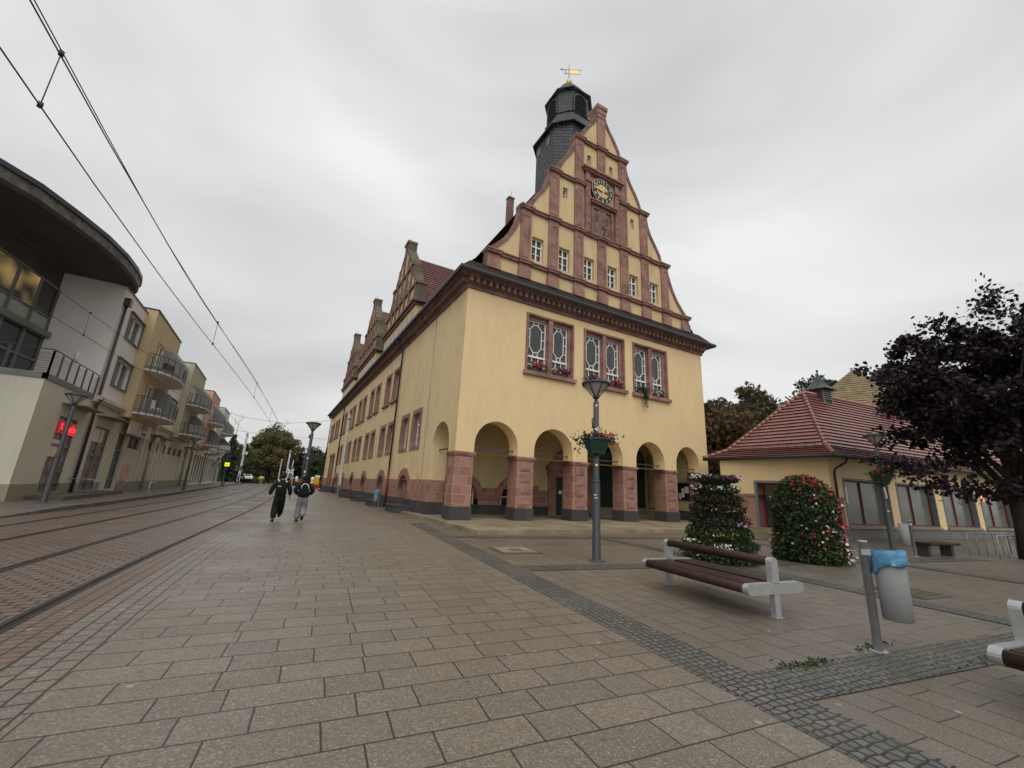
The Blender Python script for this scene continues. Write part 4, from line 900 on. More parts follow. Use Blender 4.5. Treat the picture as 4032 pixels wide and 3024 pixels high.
def rail_run(q, a, b, z, n, h=1.0, bars=8, top=.025):
    a, b = Vector(a), Vector(b); q.tube([(*a, z+h), (*b, z+h)], top, 6)
    for i in range(n+1):
        p = a.lerp(b, i/n); q.box(p.x-.03, p.x+.03, p.y-.03, p.y+.03, z-.2, z+h-.05)
    for k in range(bars): q.tube([(*a, z+.1+k*(h-.2)/bars), (*b, z+.1+k*(h-.2)/bars)], .008, 4)
rail_run(q, (XS+.02, 24.88), (XS+.02, 30.3), 5.5, 6, 1.05); rail_run(q, (XS+.02, 24.88), (-20, 24.88), 5.5, 8, 1.05); W_(q, 'terrace_railing', MT['anthracite'], cb)
q = MB(); q.tube([(-10.3, 30.3, 7.1), (-10.3, 30.3, 7.7)], .06, 8); W_(q, 'wall_lamp', MT['white'], cb)
shopfront(27.3, 29.5, .4, 3.95, cb, 'photo', 2, (.28, .62, .86), .12); shopfront(31.9, 34.4, .4, 3.95, cb, 'photo', 2, (.55,), .12); awning(27.1, 30.3, 4.5, cb); awning(31.6, 34.9, 4.5, cb)
q = MB(); q.box(XS-.05, XS+.04, 27.34, 27.95, 3.15, 3.74); q.box(XS-.06, XS-.03, 27.95, 29.45, 3.15, 3.74); sg = W_(q, 'sign_panel', MT['redback'], cb)
q = MB(); tm = text_mb('schnecke', .52, .02); q.add(tm, lambda p: (XS+.02+p[2], 28.72+p[0]*.66, 3.42+p[1])); tm = text_mb('S', .42, .02); q.add(tm, lambda p: (XS+.06+p[2], 27.64+p[0], 3.46+p[1])); q.box(XS-.02, XS+.02, 27.95, 29.4, 3.16, 3.19); W_(q, 'neon_letters', MT['redsign'], sg)
q = MB(); q.box(XS-.1, XS-.06, 27.45, 28.35, 2.05, 2.85); q.box(XS-.1, XS-.06, 32.0, 33.7, 3.1, 3.85); W_(q, 'window_poster', mat('pale_poster', (.7, .55, .48), .5), cb)
q = MB(); q.box(XS, XS+1.25, 26.3, 31.4, .1, .33); q.box(XS, XS+1.0, 31.6, 35.9, .1, .31); W_(q, 'shop_step', MT['granite'], cb)
q = MB()
for y in (30.0, 35.4): q = MB(); q.tube([(XS+.1, y, 1.05), (XS+1.05, y, 1.05), (XS+1.15, y, .95), (XS+1.15, y, .3)], .022, 6); W_(q, 'step_handrail', MT['galv'], cb)

HC = [((.60, .48, .29), (.54, .43, .26), 'yellow', 'mustard yellow house with curved balconies and a white banner, next to the corner building'),
      ((.47, .45, .33), (.42, .405, .295), 'olive', 'olive green house with curved balconies, a striped cloth on the lower one'),
      ((.58, .38, .275), (.53, .345, .25), 'orange', 'orange house with grey curved balconies, third bay along the street'),
      ((.52, .535, .44), (.47, .485, .40), 'mint', 'pale green last house of the row with beige panelled lower balcony')]
BP = [(0, .35), (.3, .4), (.62, .68), (.95, 1.2), (1.22, 1.9), (1.42, 2.8), (1.5, 4.0)]; BP = BP+[(x, 8-y) for x, y in BP[-2::-1]]
XB = -8.66
for k, (c1, c2, nm_, lab) in enumerate(HC):
    ys_ = 35.0+15.6*k
    h = thing('row_house', lab, 'house', (XS, ys_, 0), group='houses in the coloured row', world=True)
    mw = plaster(nm_+'_plaster', c1, c2, tuple(v*.6 for v in c2), .2)
    q = MB(); ops = []
    if k == 0: ops = [dict(u0=ys_+1.2, u1=ys_+3.0, lo=.35, hi=3.95, d=.3), dict(u0=ys_+3.5, u1=ys_+6.4, lo=3.1, hi=3.95, d=.3)]
    for y in ((8.4, 10.2), (11.0, 12.8), (13.5, 15.2)): ops.append(dict(u0=ys_+y[0], u1=ys_+y[1], lo=3.25, hi=4.0, d=.25))
    if k >= 2: ops = [dict(u0=ys_+.6+i*2.2, u1=ys_+2.1+i*2.2, lo=.4, hi=4.0, d=.3) for i in range(7)]
    elif k == 1: ops += [dict(u0=ys_+.6+i*2.4, u1=ys_+2.2+i*2.4, lo=3.25, hi=4.0, d=.25) for i in range(3)]
    wall(q, PS, ys_, ys_+15.6, .12, 4.95, ops)
    if k < 2:
        for i in range(7):      # shallow pilaster strips between the panels
            y = ys_+6.9+i*1.28; q.box(XS, XS+.07, y, y+.55, .85, 4.1)
    W_(q, 'ground_floor', MT['beige'], h)
    q = MB(); q.box(XS-.3, XS+.03, ys_+(3.2 if k == 0 else 0), ys_+15.6, .1, .8); W_(q, 'base', MT['beige_dk'], h) if k < 2 else None
    for o in ops: shopfront(o['u0'], o['u1'], o['lo'], o['hi'], h, 'curtain', 2 if o['u1']-o['u0'] > 1.5 else 1, (.7,) if o['lo'] < 1 else (), .22)
    q = MB(); B0, B1 = ys_, ys_+8
    door = [dict(u0=B0+2.0, u1=B0+3.9, lo=z, hi=z+2.25, d=.25) for z in (5.4, 8.35)]+[dict(u0=B0+4.2, u1=B0+6.0, lo=z, hi=z+2.25, d=.25) for z in (5.4, 8.35)]
    PBAY = lambda u, z, d: (XB-d, u, z)
    wall(q, PBAY, B0, B1, 4.92, 12.3, door)
    for y in (B0, B1): q.face([(XB, y, 4.92), (XS-3, y, 4.92), (XS-3, y, 12.3), (XB, y, 12.3)])
    q.face([(XB, B0, 4.92), (XB, B1, 4.92), (XS, B1, 4.92), (XS, B0, 4.92)]); q.face([(XB, B0, 12.3), (XB, B1, 12.3), (XS-6, B1, 12.3), (XS-6, B0, 12.3)])
    W_(q, 'bay_front', mw, h)
    q = MB(); q.box(XS-3, XB+.06, B0-.04, B1+.04, 12.3, 12.38); W_(q, 'roof_edge', MT['anthracite'], h)
    q = MB(); ops = [dict(u0=ys_+y, u1=ys_+y+2.4, lo=z, hi=z+1.6, d=.2) for y in (8.9, 12.2) for z in (6.5, 9.45)]
    wall(q, PS, B1, ys_+15.6, 4.95, 11.9, ops); q.face([(XS, B1, 11.9), (XS, ys_+15.6, 11.9), (XS-5, ys_+15.6, 11.9), (XS-5, B1, 11.9)]); W_(q, 'recessed_wall', MT['whitewall'], h)
    for o in ops: win(o['u0'], o['u1'], o['lo'], o['hi'], h)
    q = MB(); q.box(XS-.02, XS+.32, B1-.1, ys_+15.5, 5.28, 5.48); q.box(XS-.02, XS+.2, B1-.1, ys_+15.5, 5.1, 5.28); W_(q, 'ledge', MT['beige'], h)
    awning(ys_+8.2, ys_+11, 4.45, h); awning(ys_+11.8, ys_+14.6, 4.45, h)
    q = MB(); y = ys_+9.0; q.tube([(XS+.2, y, 5.2), (XS+.2, y, .2)], .085, 8); W_(q, 'downpipe', MT['galv'], h)
    for o in door: win(o['u0'], o['u1'], o['lo'], o['hi'], h, XB, 'curtain', False)
    for f_, z in enumerate((5.22, 8.17)):
        q = MB(); pts = [(XB+x, B0+y) for x, y in BP]; q.prism(pts, z, z+.17, lambda u, v, t: (u, v, t)); bo = W_(q, 'balcony', MT['whitewall'], h)
        q = MB(); top = [(XB+x, B0+y, z+1.18) for x, y in BP]; q.tube(top, .028, 6)
        for j in range(7): q.tube([(x, y, z+.42+j*.1) for x, y, _ in top], .008, 4)
        for x, y, _ in top[1:-1]: q.box(x-.022, x+.022, y-.022, y+.022, z, z+1.16)
        W_(q, 'balcony_railing', MT['anthracite'], bo)
        q = MB()
        for (x, y, _), (x2, y2, _) in zip(top, top[1:]): q.face([(x, y, z+.1), (x2, y2, z+.1), (x2, y2, z+.36), (x, y, z+.36)])
        if k == 3 and f_ == 0:
            for (x, y, _), (x2, y2, _) in zip(top, top[1:]): q.face([(x, y, z+.4), (x2, y2, z+.4), (x2, y2, z+1.1), (x, y, z+1.1)], 1)
        if k == 1 and f_ == 0:
            for (x, y, _), (x2, y2, _) in zip(top[2:6], top[3:7]): q.face([(x, y, z+.4), (x2, y2, z+.4), (x2, y2, z+1.1), (x, y, z+1.1)], 2)
        W_(q, 'balcony_panel', [MT['zinc'], mat('beige_panel', (.55, .53, .36), .6), mottled('striped_cloth', (.6, .58, .55), (.12, .12, .13), 5, .8, 0, 9)], bo)
        q = MB(); yc = B0+4.0; q.prism([(XB, z+.17), (XB+1.42, z+.17), (XB+1.42, z+1.45), (XB+.45, z+2.3), (XB+.05, z+2.35), (XB, z+2.35)], yc-.03, yc+.03, lambda u, v, t: (u, t, v)); W_(q, 'divider_screen', MT['divider'], bo)
    if k == 0:
        q = MB(); q.box(XS+.36, XS+.44, ys_+1.1, ys_+6.6, 3.95, 4.88); bn = W_(q, 'shop_banner', MT['banner'], h)
        q = MB(); q.add(text_mb('PIZZA', .5, .008), lambda p: (XS+.45+p[2], ys_+4.6+p[0], 4.62+p[1])); W_(q, 'banner_lettering', mat('dull_red', (.3, .05, .05), .6), bn)
        q = MB(); q.add(text_mb('Corso', .5, .008), lambda p: (XS+.45+p[2], ys_+4.6+p[0], 4.2+p[1])); q.tube([(XS+.45, ys_+3.4-.3*math.cos(t), 4.35+.35*math.sin(t)) for t in [i*.3 for i in range(11)]], .015, 4); q.tube([(XS+.45, ys_+3.1, 4.35), (XS+.45, ys_+3.1, 4.05), (XS+.45, ys_+2.2, 4.06)], .012, 4); W_(q, 'banner_lettering', mat('dull_grey_green', (.13, .16, .14), .6), bn)
        q = MB(); q.box(XS+.01, XS+.035, ys_+3.7, ys_+5.4, .85, 2.05); W_(q, 'wall_poster', MT['poster'], h)
    if k == 3:
        for y in (2.0, 6.2):
            q = MB(); q.box(XS+.1, XS+.95, ys_+y-.1, ys_+y+.1, 2.75, 3.6); so = W_(q, 'bank_sign', mat('white_sign', (.6, .62, .66), .4), h)
            q = MB(); P = lambda u, z, d: (XS+.1+u, ys_+y-.12+d, z)
            ring(q, P, .12, .73, 2.87, 3.48, .08, -.02, .0); bar(q, P, (.28, 3.0), (.57, 3.35), .1, -.02, 0); W_(q, 'bank_emblem', MT['black'], so)
# things on the balconies
q = thing('garden_chair', 'white plastic garden chair on the lower balcony of the yellow house', 'chair', (-7.85, 36.9, 5.4), R_(80))
b = MB(); b.box(-.24, .24, -.22, .22, .42, .46); b.build('seat', MT['white'], q)
b = MB()
for i in range(6): b.box(-.24+i*.088, -.2+i*.088, .2, .24, .46, .95)
b.box(-.26, .26, .19, .25, .92, 1.0); b.build('backrest', MT['white'], q)
for sx_ in (-.22, .22):
    for sy_ in (-.2, .2): b = MB(); b.box(sx_-.02, sx_+.02, sy_-.02, sy_+.02, 0, .42); b.build('leg', MT['white'], q)
q = thing('folding_table', 'dark folded table with slats on the upper balcony of the yellow house', 'table', (-7.8, 37.3, 8.35), R_(70))
b = MB()
for i in range(5): b.box(-.6, .6, -.02+i*.001, .02, .25+i*.11, .33+i*.11)
b.build('tabletop', MT['black'], q)
for sx_ in (-.5, .5): b = MB(); b.box(sx_-.02, sx_+.02, -.05, .05, 0, .7); b.build('leg', MT['black'], q)

# ------------------------------------------------------------ SMALL SHOP BUILDING ON THE RIGHT
A0 = Vector((24.63, 10.81)); du = Vector((.995, -.0995)); A1 = A0+du*21
B0_ = Vector((23.73, 16.2)); dn = Vector((.0995, .995))
sb = thing('shop_pavilion', 'low yellow shop building with red tiled hip roof and copper roof vents', 'building', (A0.x, A0.y, 0), world=True)
PR = lambda u, z, d: (A0.x+du.x*u+dn.x*d, A0.y+du.y*u+dn.y*d, z)
lv_ = (B0_-A0); ll = lv_.length; lv_ = lv_/ll; ln = Vector((lv_.y, -lv_.x))
PLs = lambda u, z, d: (A0.x+lv_.x*u+ln.x*d, A0.y+lv_.y*u+ln.y*d, z)
WX = [(1.1, 5.05), (6.0, 9.85), (10.85, 14.75), (15.6, 19.7)]
q = MB(); ops = [dict(u0=a, u1=b, lo=.6, hi=2.92, d=.34) for a, b in WX]
wall(q, PR, 0, 21, .0, 4.1, ops); dop = [dict(u0=2.0, u1=3.5, lo=.0, hi=2.65, d=.7)]
wall(q, PLs, 0, ll, 0, 4.1, dop)
W_(q, 'plaster_wall', MT['plaster'], sb)
q = MB(); P = lambda u, z, d: PR(u, z, d-.05); wall(q, P, -.05, 21, 0, .5, []); q.face([P(-.05, .5, 0), P(21, .5, 0), P(21, .5, .06), P(-.05, .5, .06)]); pbox(q, PR, -.1, 21, 0, .1, -.2, 0); W_(q, 'grey_base', stone('grey_plinth_stone', (.19, .185, .175), (.14, .135, .13), 1.3, .6, .008, (.07, .07, .07), .4), sb)
q = MB(); pbox(q, PR, -.04, .85, .5, 1.95, -.04, 0); pbox(q, PR, -.1, .9, 1.88, 2.0, -.07, 0); P = lambda u, z, d: PLs(u, z, d-.04)
wall(q, P, 0, ll, 0, 1.95, dop); pbox(q, PLs, 0, 2.0, 1.88, 2.0, -.08, 0); pbox(q, PLs, 3.5, ll, 1.88, 2.0, -.08, 0); W_(q, 'stone_wainscot', MT['ashlar'], sb); q = MB(); pbox(q, PR, 19.9, 21, .5, 1.95, -.04, 0); W_(q, 'stone_wainscot', MT['ashlar'], sb)
for a, b in WX:
    q = MB(); ring(q, PR, a-.08, b+.08, .58, 3.0, .1, -.03, .32); o = W_(q, 'shop_window', MT['zinc'], sb)
    q = MB(); pbox(q, PR, a-.1, b+.1, .5, .62, -.12, .1); W_(q, 'sill', MT['concrete'], o)
    q = MB(); ring(q, PR, a, b, .66, 2.9, .07, .22, .3); pbox(q, PR, a+(b-a)*.47-.03, a+(b-a)*.47+.03, .66, 2.9, .22, .3); W_(q, 'frame', MT['red_paint'], o)
    q = MB(); q.face([PR(a, .6, .29), PR(b, .6, .29), PR(b, 2.95, .29), PR(a, 2.95, .29)]); W_(q, 'pane', MT['shopglass'], o)
q = MB(); pbox(q, PR, 1.3, 1.75, 1.75, 2.55, .25, .27); W_(q, 'window_poster', MT['white'], sb)
q = MB(); pbox(q, PR, 15.9, 16.9, 2.3, 2.8, .25, .28); W_(q, 'lit_shop_sign', mat('orange_light', (.6, .2, .05), .4, emit=(1, .3, .06), es=.9), sb)
q = MB(); ring(q, PLs, 1.9, 3.6, 0, 2.75, .13, -.06, .65); W_(q, 'door_surround', MT['zinc'], sb)
q = MB(); ring(q, PLs, 2.0, 3.5, .12, 2.65, .14, .45, .52); pbox(q, PLs, 2.7, 2.82, .12, 2.65, .45, .52); dd = W_(q, 'red_door', mat('bright_red_paint', (.42, .02, .02), .4), sb)
q = MB(); q.face([PLs(2.0, .12, .5), PLs(3.5, .12, .5), PLs(3.5, 2.65, .5), PLs(2.0, 2.65, .5)]); W_(q, 'pane', MT['glass'], dd)
q = MB()
for k in (0, .22): bar(q, PLs, (2.5-k, 1.65), (2.32-k, 1.4), .05, .42, .45); bar(q, PLs, (2.32-k, 1.4), (2.5-k, 1.15), .05, .42, .45)
W_(q, 'door_mark', MT['white'], dd)
q = MB(); pbox(q, PLs, 1.5, 4.2, 0, .22, -.9, 0); W_(q, 'door_step', MT['concrete'], sb)
# roof: hip with flared eaves
RP = lambda s, t, z: (A0.x+du.x*s+dn.x*t, A0.y+du.y*s+dn.y*t, z)
er = [(-.75, 4.05), (.1, 4.6), (2.75, 8.35)]; DEP = 5.5
def roofpt(o, z, end): return z
rt = MB()
def ringpts(o, z):
    lx = -.75+(o+.75)*1.16; tb = DEP-o+.0
    return RP(lx, o, z), RP(21+.75, o, z), RP(21+.75, tb, z), (lambda p: p)(RP(lx+(-.95 if o < 2.5 else 0)*(1-(o+.75)/3.5), tb, z))
for i, (a, b) in enumerate(zip(er, er[1:])):
    A_, B_ = ringpts(*a), ringpts(*b); r_ = (4, 17)[i]
    tiles(rt, A_[0], A_[1], B_[1], B_[0], r_, .07); tiles(rt, A_[3], A_[0], B_[0], B_[3], r_, .07); tiles(rt, A_[2], A_[3], B_[3], B_[2], r_, .04)
ro = W_(rt, 'roof', [MT['tile'], MT['tile_lip_shade']], sb)
hp = MB()
for i in (0, 3):
    path = [Vector(ringpts(*e)[i])+Vector((0, 0, .05)) for e in er]
    for a, b in zip(path, path[1:]):
        n = max(2, int((b-a).length/.33))
        for k in range(n): p, p2 = a.lerp(b, k/n), a.lerp(b, (k+1)/n); hp.tube([p, p2], [.13, .1], 6)
p0, p1 = Vector(RP(3.3, 2.75, 8.42)), Vector(RP(21.7, 2.75, 8.42)); hp.tube([p0, p1], .11, 6)
W_(hp, 'ridge_tiles', MT['tile'], ro)
q = MB(); e0, e1, e2, e3 = (ringpts(-.75, 4.05))
for a, b in ((e0, e1), (e0, e3)):
    a, b = Vector(a), Vector(b); q.tube([a+Vector((0, 0, -.06)), b+Vector((0, 0, -.06))], .085, 8)
q.face([Vector(e0)+Vector((0, 0, -.03)), Vector(e1)+Vector((0, 0, -.03)), RP(21, 0, 4.02), RP(0, 0, 4.02)]); q.face([Vector(e0)+Vector((0, 0, -.03)), Vector(e3)+Vector((0, 0, -.03)), PLs(ll, 4.02, 0), RP(0, 0, 4.02)])
W_(q, 'gutter', MT['gutter'], ro)
q = MB()       # snow guard along the eaves
for s0, s1, f in ((.2, 20, lambda s: RP(s, -.2, 4.5)), (.3, 5.2, lambda s: (Vector(RP(-.25, s, 4.5)))+Vector((-.15*s/5, 0, 0)))):
    P_ = [Vector(f(s0+(s1-s0)*i/30)) for i in range(31)]
    for z in (.0, .09, .18): q.tube([p+Vector((0, 0, z)) for p in P_], .011, 4)
    for p in P_[::3]: q.tube([p+Vector((0, 0, -.12)), p+Vector((0, 0, .24))], .016, 4)
W_(q, 'snow_guard', MT['gutter'], ro)
q = MB(); c = RP(.35, -.12, 0); q.tube([RP(.45, -.7, 3.95), RP(.4, -.6, 3.7), RP(.2, -.2, 3.4), RP(.2, -.14, 3.2), RP(.2, -.14, 2.0)], .06, 8); dp_ = W_(q, 'downpipe', MT['gutter'], sb)
q = MB(); q.tube([RP(.2, -.14, 2.0), RP(.2, -.14, 0)], .068, 8); W_(q, 'red_standpipe', MT['red_paint'], dp_)
for s in (5.1, 13.6):
    v_ = MB(); c = RP(s, 2.75, 0); v_.obox((c[0], c[1], 7.6), .8, .8, 1.2, R_(-5.7)); vt = W_(v_, 'roof_vent', MT['black'], sb)
    v_ = MB()
    for a in (-1, 1):
        for b in (-1, 1): p = Vector(RP(s+a*.39, 2.75+b*.39, 0)); v_.obox((p.x, p.y, 7.6), .09, .09, 1.21, R_(-5.7))
        for k in range(5):
            p = Vector(RP(s, 2.75+a*.42, 0)); v_.obox((p.x, p.y, 8.08+k*.14), .76, .1, .05, R_(-5.7)); p = Vector(RP(s+a*.42, 2.75, 0)); v_.obox((p.x, p.y, 8.08+k*.14), .1, .76, .05, R_(-5.7))
    W_(v_, 'vent_louvre', MT['zinc'], vt)
    v_ = MB(); sec = [(.76, 8.75), (.745, 8.8), (.52, 8.97), (.32, 9.23), (.15, 9.58), (.05, 9.8), (.025, 9.98)]
    for (a, z), (b, y) in zip(sec, sec[1:]):
        for i in range(4):
            t0, t1 = R_(45+90*i-5.7), R_(135+90*i-5.7)
            v_.face([(c[0]+a*1.3*math.cos(t0), c[1]+a*1.3*math.sin(t0), z), (c[0]+a*1.3*math.cos(t1), c[1]+a*1.3*math.sin(t1), z), (c[0]+b*1.3*math.cos(t1), c[1]+b*1.3*math.sin(t1), y), (c[0]+b*1.3*math.cos(t0), c[1]+b*1.3*math.sin(t0), y)])
    for i in range(12):       # standing seams
        t = R_(30*i+9.3); k = 1/max(abs(math.cos(R_(((30*i+9.3+5.7) % 90)-45))), .7)
        v_.tube([(c[0]+a*.92*k*math.cos(t), c[1]+a*.92*k*math.sin(t), z+.02) for a, z in sec[1:5]], .018, 4)
    v_.lathe([(0, 9.97), (.06, 10.0), (.08, 10.07), (.05, 10.14), (0, 10.17)], (c[0], c[1], 0), 10); W_(v_, 'copper_cap', MT['copper'], vt)
# ------------------------------------------------------------ old house behind the pavilion
oh = thing('old_house', 'old house with yellowed lichen tiled roofs behind the shop building', 'house', (54, 20, 0), world=True)
def hiproof(mb, c, wx, wy, ze, zr, rx, rz, rows):
    ca, sa = math.cos(rz), math.sin(rz); Q = lambda x, y, z: (c[0]+x*ca-y*sa, c[1]+x*sa+y*ca, z)
    a = [Q(-wx, -wy, ze), Q(wx, -wy, ze), Q(wx, wy, ze), Q(-wx, wy, ze)]; r0, r1_ = Q(-rx, 0, zr), Q(rx, 0, zr)
    tiles(mb, a[0], a[1], r1_, r0, rows, .05); tiles(mb, a[3], a[0], r0, r0, rows, .05); tiles(mb, a[1], a[2], r1_, r1_, rows, .05); tiles(mb, a[2], a[3], r0, r1_, rows, .05)
q = MB(); hiproof(q, (53.0, 19.6), 4.6, 4.6, 10.9, 16.0, .1, R_(20), 18); hiproof(q, (64, 20.5), 9, 5, 10.6, 15.6, 4.5, R_(2), 18); hiproof(q, (75, 17.5), 7, 6, 11.5, 18.5, 1, R_(10), 18); W_(q, 'roof', [MT['tile_old'], MT['tile_lip_shade']], oh)
q = MB(); q.obox((53, 19.6, 0), 8, 8, 11, R_(20)); q.obox((64, 20.5, 0), 17, 9, 10.7, R_(2)); q.obox((75, 17.5, 0), 13, 11, 11.6, R_(10)); W_(q, 'wall', MT['plaster'], oh)
q = MB(); q.box(60.3, 61.6, 19.6, 20.6, 14, 17.2); W_(q, 'chimney', MT['tile'], oh)
# ------------------------------------------------------------ STREET FURNITURE
MT['lampglass'] = mat('lamp_glass', (.42, .40, .36), .15, spec=.6)
MT['planter'] = paint('dark_green_planter', (.012, .045, .035), .4, .1)
MT['wood'] = mottled('wet_brown_timber', (.058, .026, .019), (.028, .013, .011), 2.5, .5, .2, 24, spec=.25)
MT['sticker'] = mat('sticker', (.7, .68, .66), .5)
MT['pinkst'] = mottled('pink_sticker', (.6, .35, .35), (.7, .6, .6), 18, .5, 0, 40)
MT['bag'] = mottled('blue_bin_bag', (.14, .36, .56), (.07, .22, .40), 5, .3, .9, 16)
MT['binmet'] = mottled('grey_bin_metal', (.27, .275, .285), (.24, .245, .25), 3, .7, .05, 60, 0, .2)
MT['sidewhite'] = MT['white']
def lamp(label, loc, stickers=(), bracket=False):
    t = thing('street_lamp', label, 'street lamp', loc, 0, 'anthracite street lamps')
    q = MB(); q.lathe([(.2, 0), (.2, .012), (.115, .03), (.105, .05), (.095, 1.9), (.078, 1.95), (.075, 3.95), (.05, 3.98), (.05, 4.06)], n=14); q.lathe([(.1, 1.86), (.1, 1.9)], n=14); q.build('pole', MT['anthracite'], t)
    q = MB(); q.lathe([(.05, 4.06), (.085, 4.07), (.1, 4.14), (.06, 4.17)], n=14)
    for i in range(6):
        a = 2*math.pi*i/6+.3; q.tube([(.09*math.cos(a), .09*math.sin(a), 4.13), (.345*math.cos(a), .345*math.sin(a), 4.44)], .014, 4)
    q.lathe([(.33, 4.43), (.37, 4.43), (.385, 4.47), (.37, 4.5), (.2, 4.55), (0, 4.57)], n=24, caps=False); q.lathe([(.33, 4.43), (0, 4.48)], n=24, caps=False); h = q.build('lamp_head', MT['anthracite'], t)
    q = MB(); q.lathe([(.07, 4.16), (.325, 4.44)], n=24, caps=False); q.build('lamp_glass', MT['lampglass'], h)
    for z, a, dz, m in stickers:
        q = MB(); r = .0815 if z > 1.95 else .1
        for i in range(5):
            a0, a1 = a+i*.17, a+(i+1)*.17; q.face([(r*math.cos(a0), r*math.sin(a0), z), (r*math.cos(a1), r*math.sin(a1), z), (r*math.cos(a1), r*math.sin(a1), z+dz), (r*math.cos(a0), r*math.sin(a0), z+dz)])
        q.build('sticker', MT[m], t)
    if bracket:
        q = MB(); q.box(.07, .42, -.02, .02, 2.85, 2.9); q.tube([(.09, 0, 2.6), (.4, 0, 2.86)], .015, 5); q.build('bracket', MT['anthracite'], t)
        q = MB(); q.box(-.14, -.07, -.05, .05, 3.7, 3.85); q.build('clamp_box', MT['anthracite'], t)
    return t
lampC = lamp('street lamp in front of the arcade, carrying a green flower planter', (7.2, 8.38, 0), ((3.83, -2.6, .06, 'pinkst'), (3.2, -2.8, .05, 'sticker'), (3.17, -2.0, .12, 'pinkst'), (2.28, -2.6, .05, 'sticker'), (1.55, -3.0, .025, 'sticker'), (1.48, -2.8, .02, 'sticker')))
q = MB(); q.tube([(-.1, 0, 3.28), (-.13, 0, 3.4), (-.13, 0, 3.5), (-.08, 0, 3.52)], .018, 5); q.box(-.12, -.07, -.03, .03, 3.25, 3.33); q.build('socket_box', MT['anthracite'], lampC)
lamp('street lamp leaning into the copper beech on the right, with a flower planter', (21.5, 7.6, 0), ((2.2, -2.6, .2, 'sticker'), (1.95, -2.5, .25, 'pinkst'), (1.45, -2.7, .04, 'sticker')))['label'] = 'street lamp with flower planter beside the dark red tree on the right'
lamp('street lamp before the corner building, left end of the street', (-7.92, 24.43, .15))
lamp('street lamp beyond the two walkers, near the town hall side', (1.42, 24.2, 0), ((1.9, -2.6, .12, 'sticker'), (1.6, -2.3, .2, 'sticker'), (1.4, -2.7, .1, 'pinkst'), (2.6, -2.4, .08, 'sticker')), True)
lamp('street lamp on the far pavement in front of the olive house', (-6.6, 46.2, .15)); lamp('street lamp on the far pavement before the mint house', (-5.6, 66.0, .15))
lamp('small distant street lamp behind the walkers', (3.3, 62, 0))
def planter(label, loc):
    t = thing('flower_planter', label, 'planter', loc, 0, 'green planters hung on lamps')
    q = MB(); q.lathe([(.2, 0), (.23, .02), (.25, .1), (.27, .12), (.37, .36), (.4, .36), (.4, .4), (.37, .41), (.35, .38)], n=8, sm=False, ph=.39); q.lathe([(.35, .36), (0, .37)], n=8, sm=False, caps=False, ph=.39); q.build('pot', MT['planter'], t); return t
# mounts rest on the pole, so each planter has a gap in its middle
plC = planter('green planter with pink petunias on the lamp before the arcade', (7.2, 8.38, 2.58)); plR = planter('green planter with red flowers on the lamp by the dark red tree', (21.5, 7.6, 2.5))
def bench(label, loc, rz):
    t = thing('park_bench', label, 'bench', loc, rz, 'timber and aluminium benches on the square')
    for y in (0.0, 2.1):
        q = MB(); n = 8
        pr = [(-.52, .31), (.52, .31)]; cz_ = .39; hgt = .075
        pts = [(-.52+hgt*math.cos(a), cz_+hgt*math.sin(a)) for a in [math.pi/2+math.pi*i/n for i in range(n+1)]]+[(.52+hgt*math.cos(a), cz_+hgt*math.sin(a)) for a in [-math.pi/2+math.pi*i/n for i in range(n+1)]]
        q.prism(pts[::-1], y-.045, y+.045, lambda u, v, k: (u, k, v)); q.build('arm_plate', MT['bare_metal'], t)
        q = MB(); q.box(-.055, .055, y-.04, y+.04, .01, .33); q.box(-.075, .075, y-.06, y+.06, 0, .012)
        q.build('leg', MT['bare_metal'], t)
        q = MB(); pts = [(-.07, .45), (.07, .45), (.07, .74)]+[(.07*math.cos(a), .74+.07*math.sin(a)) for a in [math.pi*i/8 for i in range(1, 8)]]+[(-.07, .74)]
        q.prism(pts[::-1], y-.045, y+.045, lambda u, v, k: (u, k, v)); q.build('post', MT['bare_metal'], t)
    q = MB()
    for x in [-.45+i*.083 for i in range(5)]+[.09+i*.083 for i in range(5)]: q.box(x, x+.072, .045, 2.055, .41, .45)
    sl = q.build('seat_slat', MT['wood'], t); sl.name = 'seat'
    for x in (-.53, .53): q = MB(); q.tube([(x, .045, .39), (x, 2.055, .39)], .068, 12); q.build('edge_beam', MT['wood'], t)
    q = MB(); q.tube([(0, .04, .745), (0, 2.06, .745)], .064, 12); q.build('back_rail', MT['wood'], t); return t
bench('park bench with double seat and dark timber, in front of the tiered flower tower', (6.6, 3.8, 0), R_(-6.6))
bench('park bench cut off by the right edge of the photo, nearest to the camera', (6.02, -.72, 0), R_(-7.5))
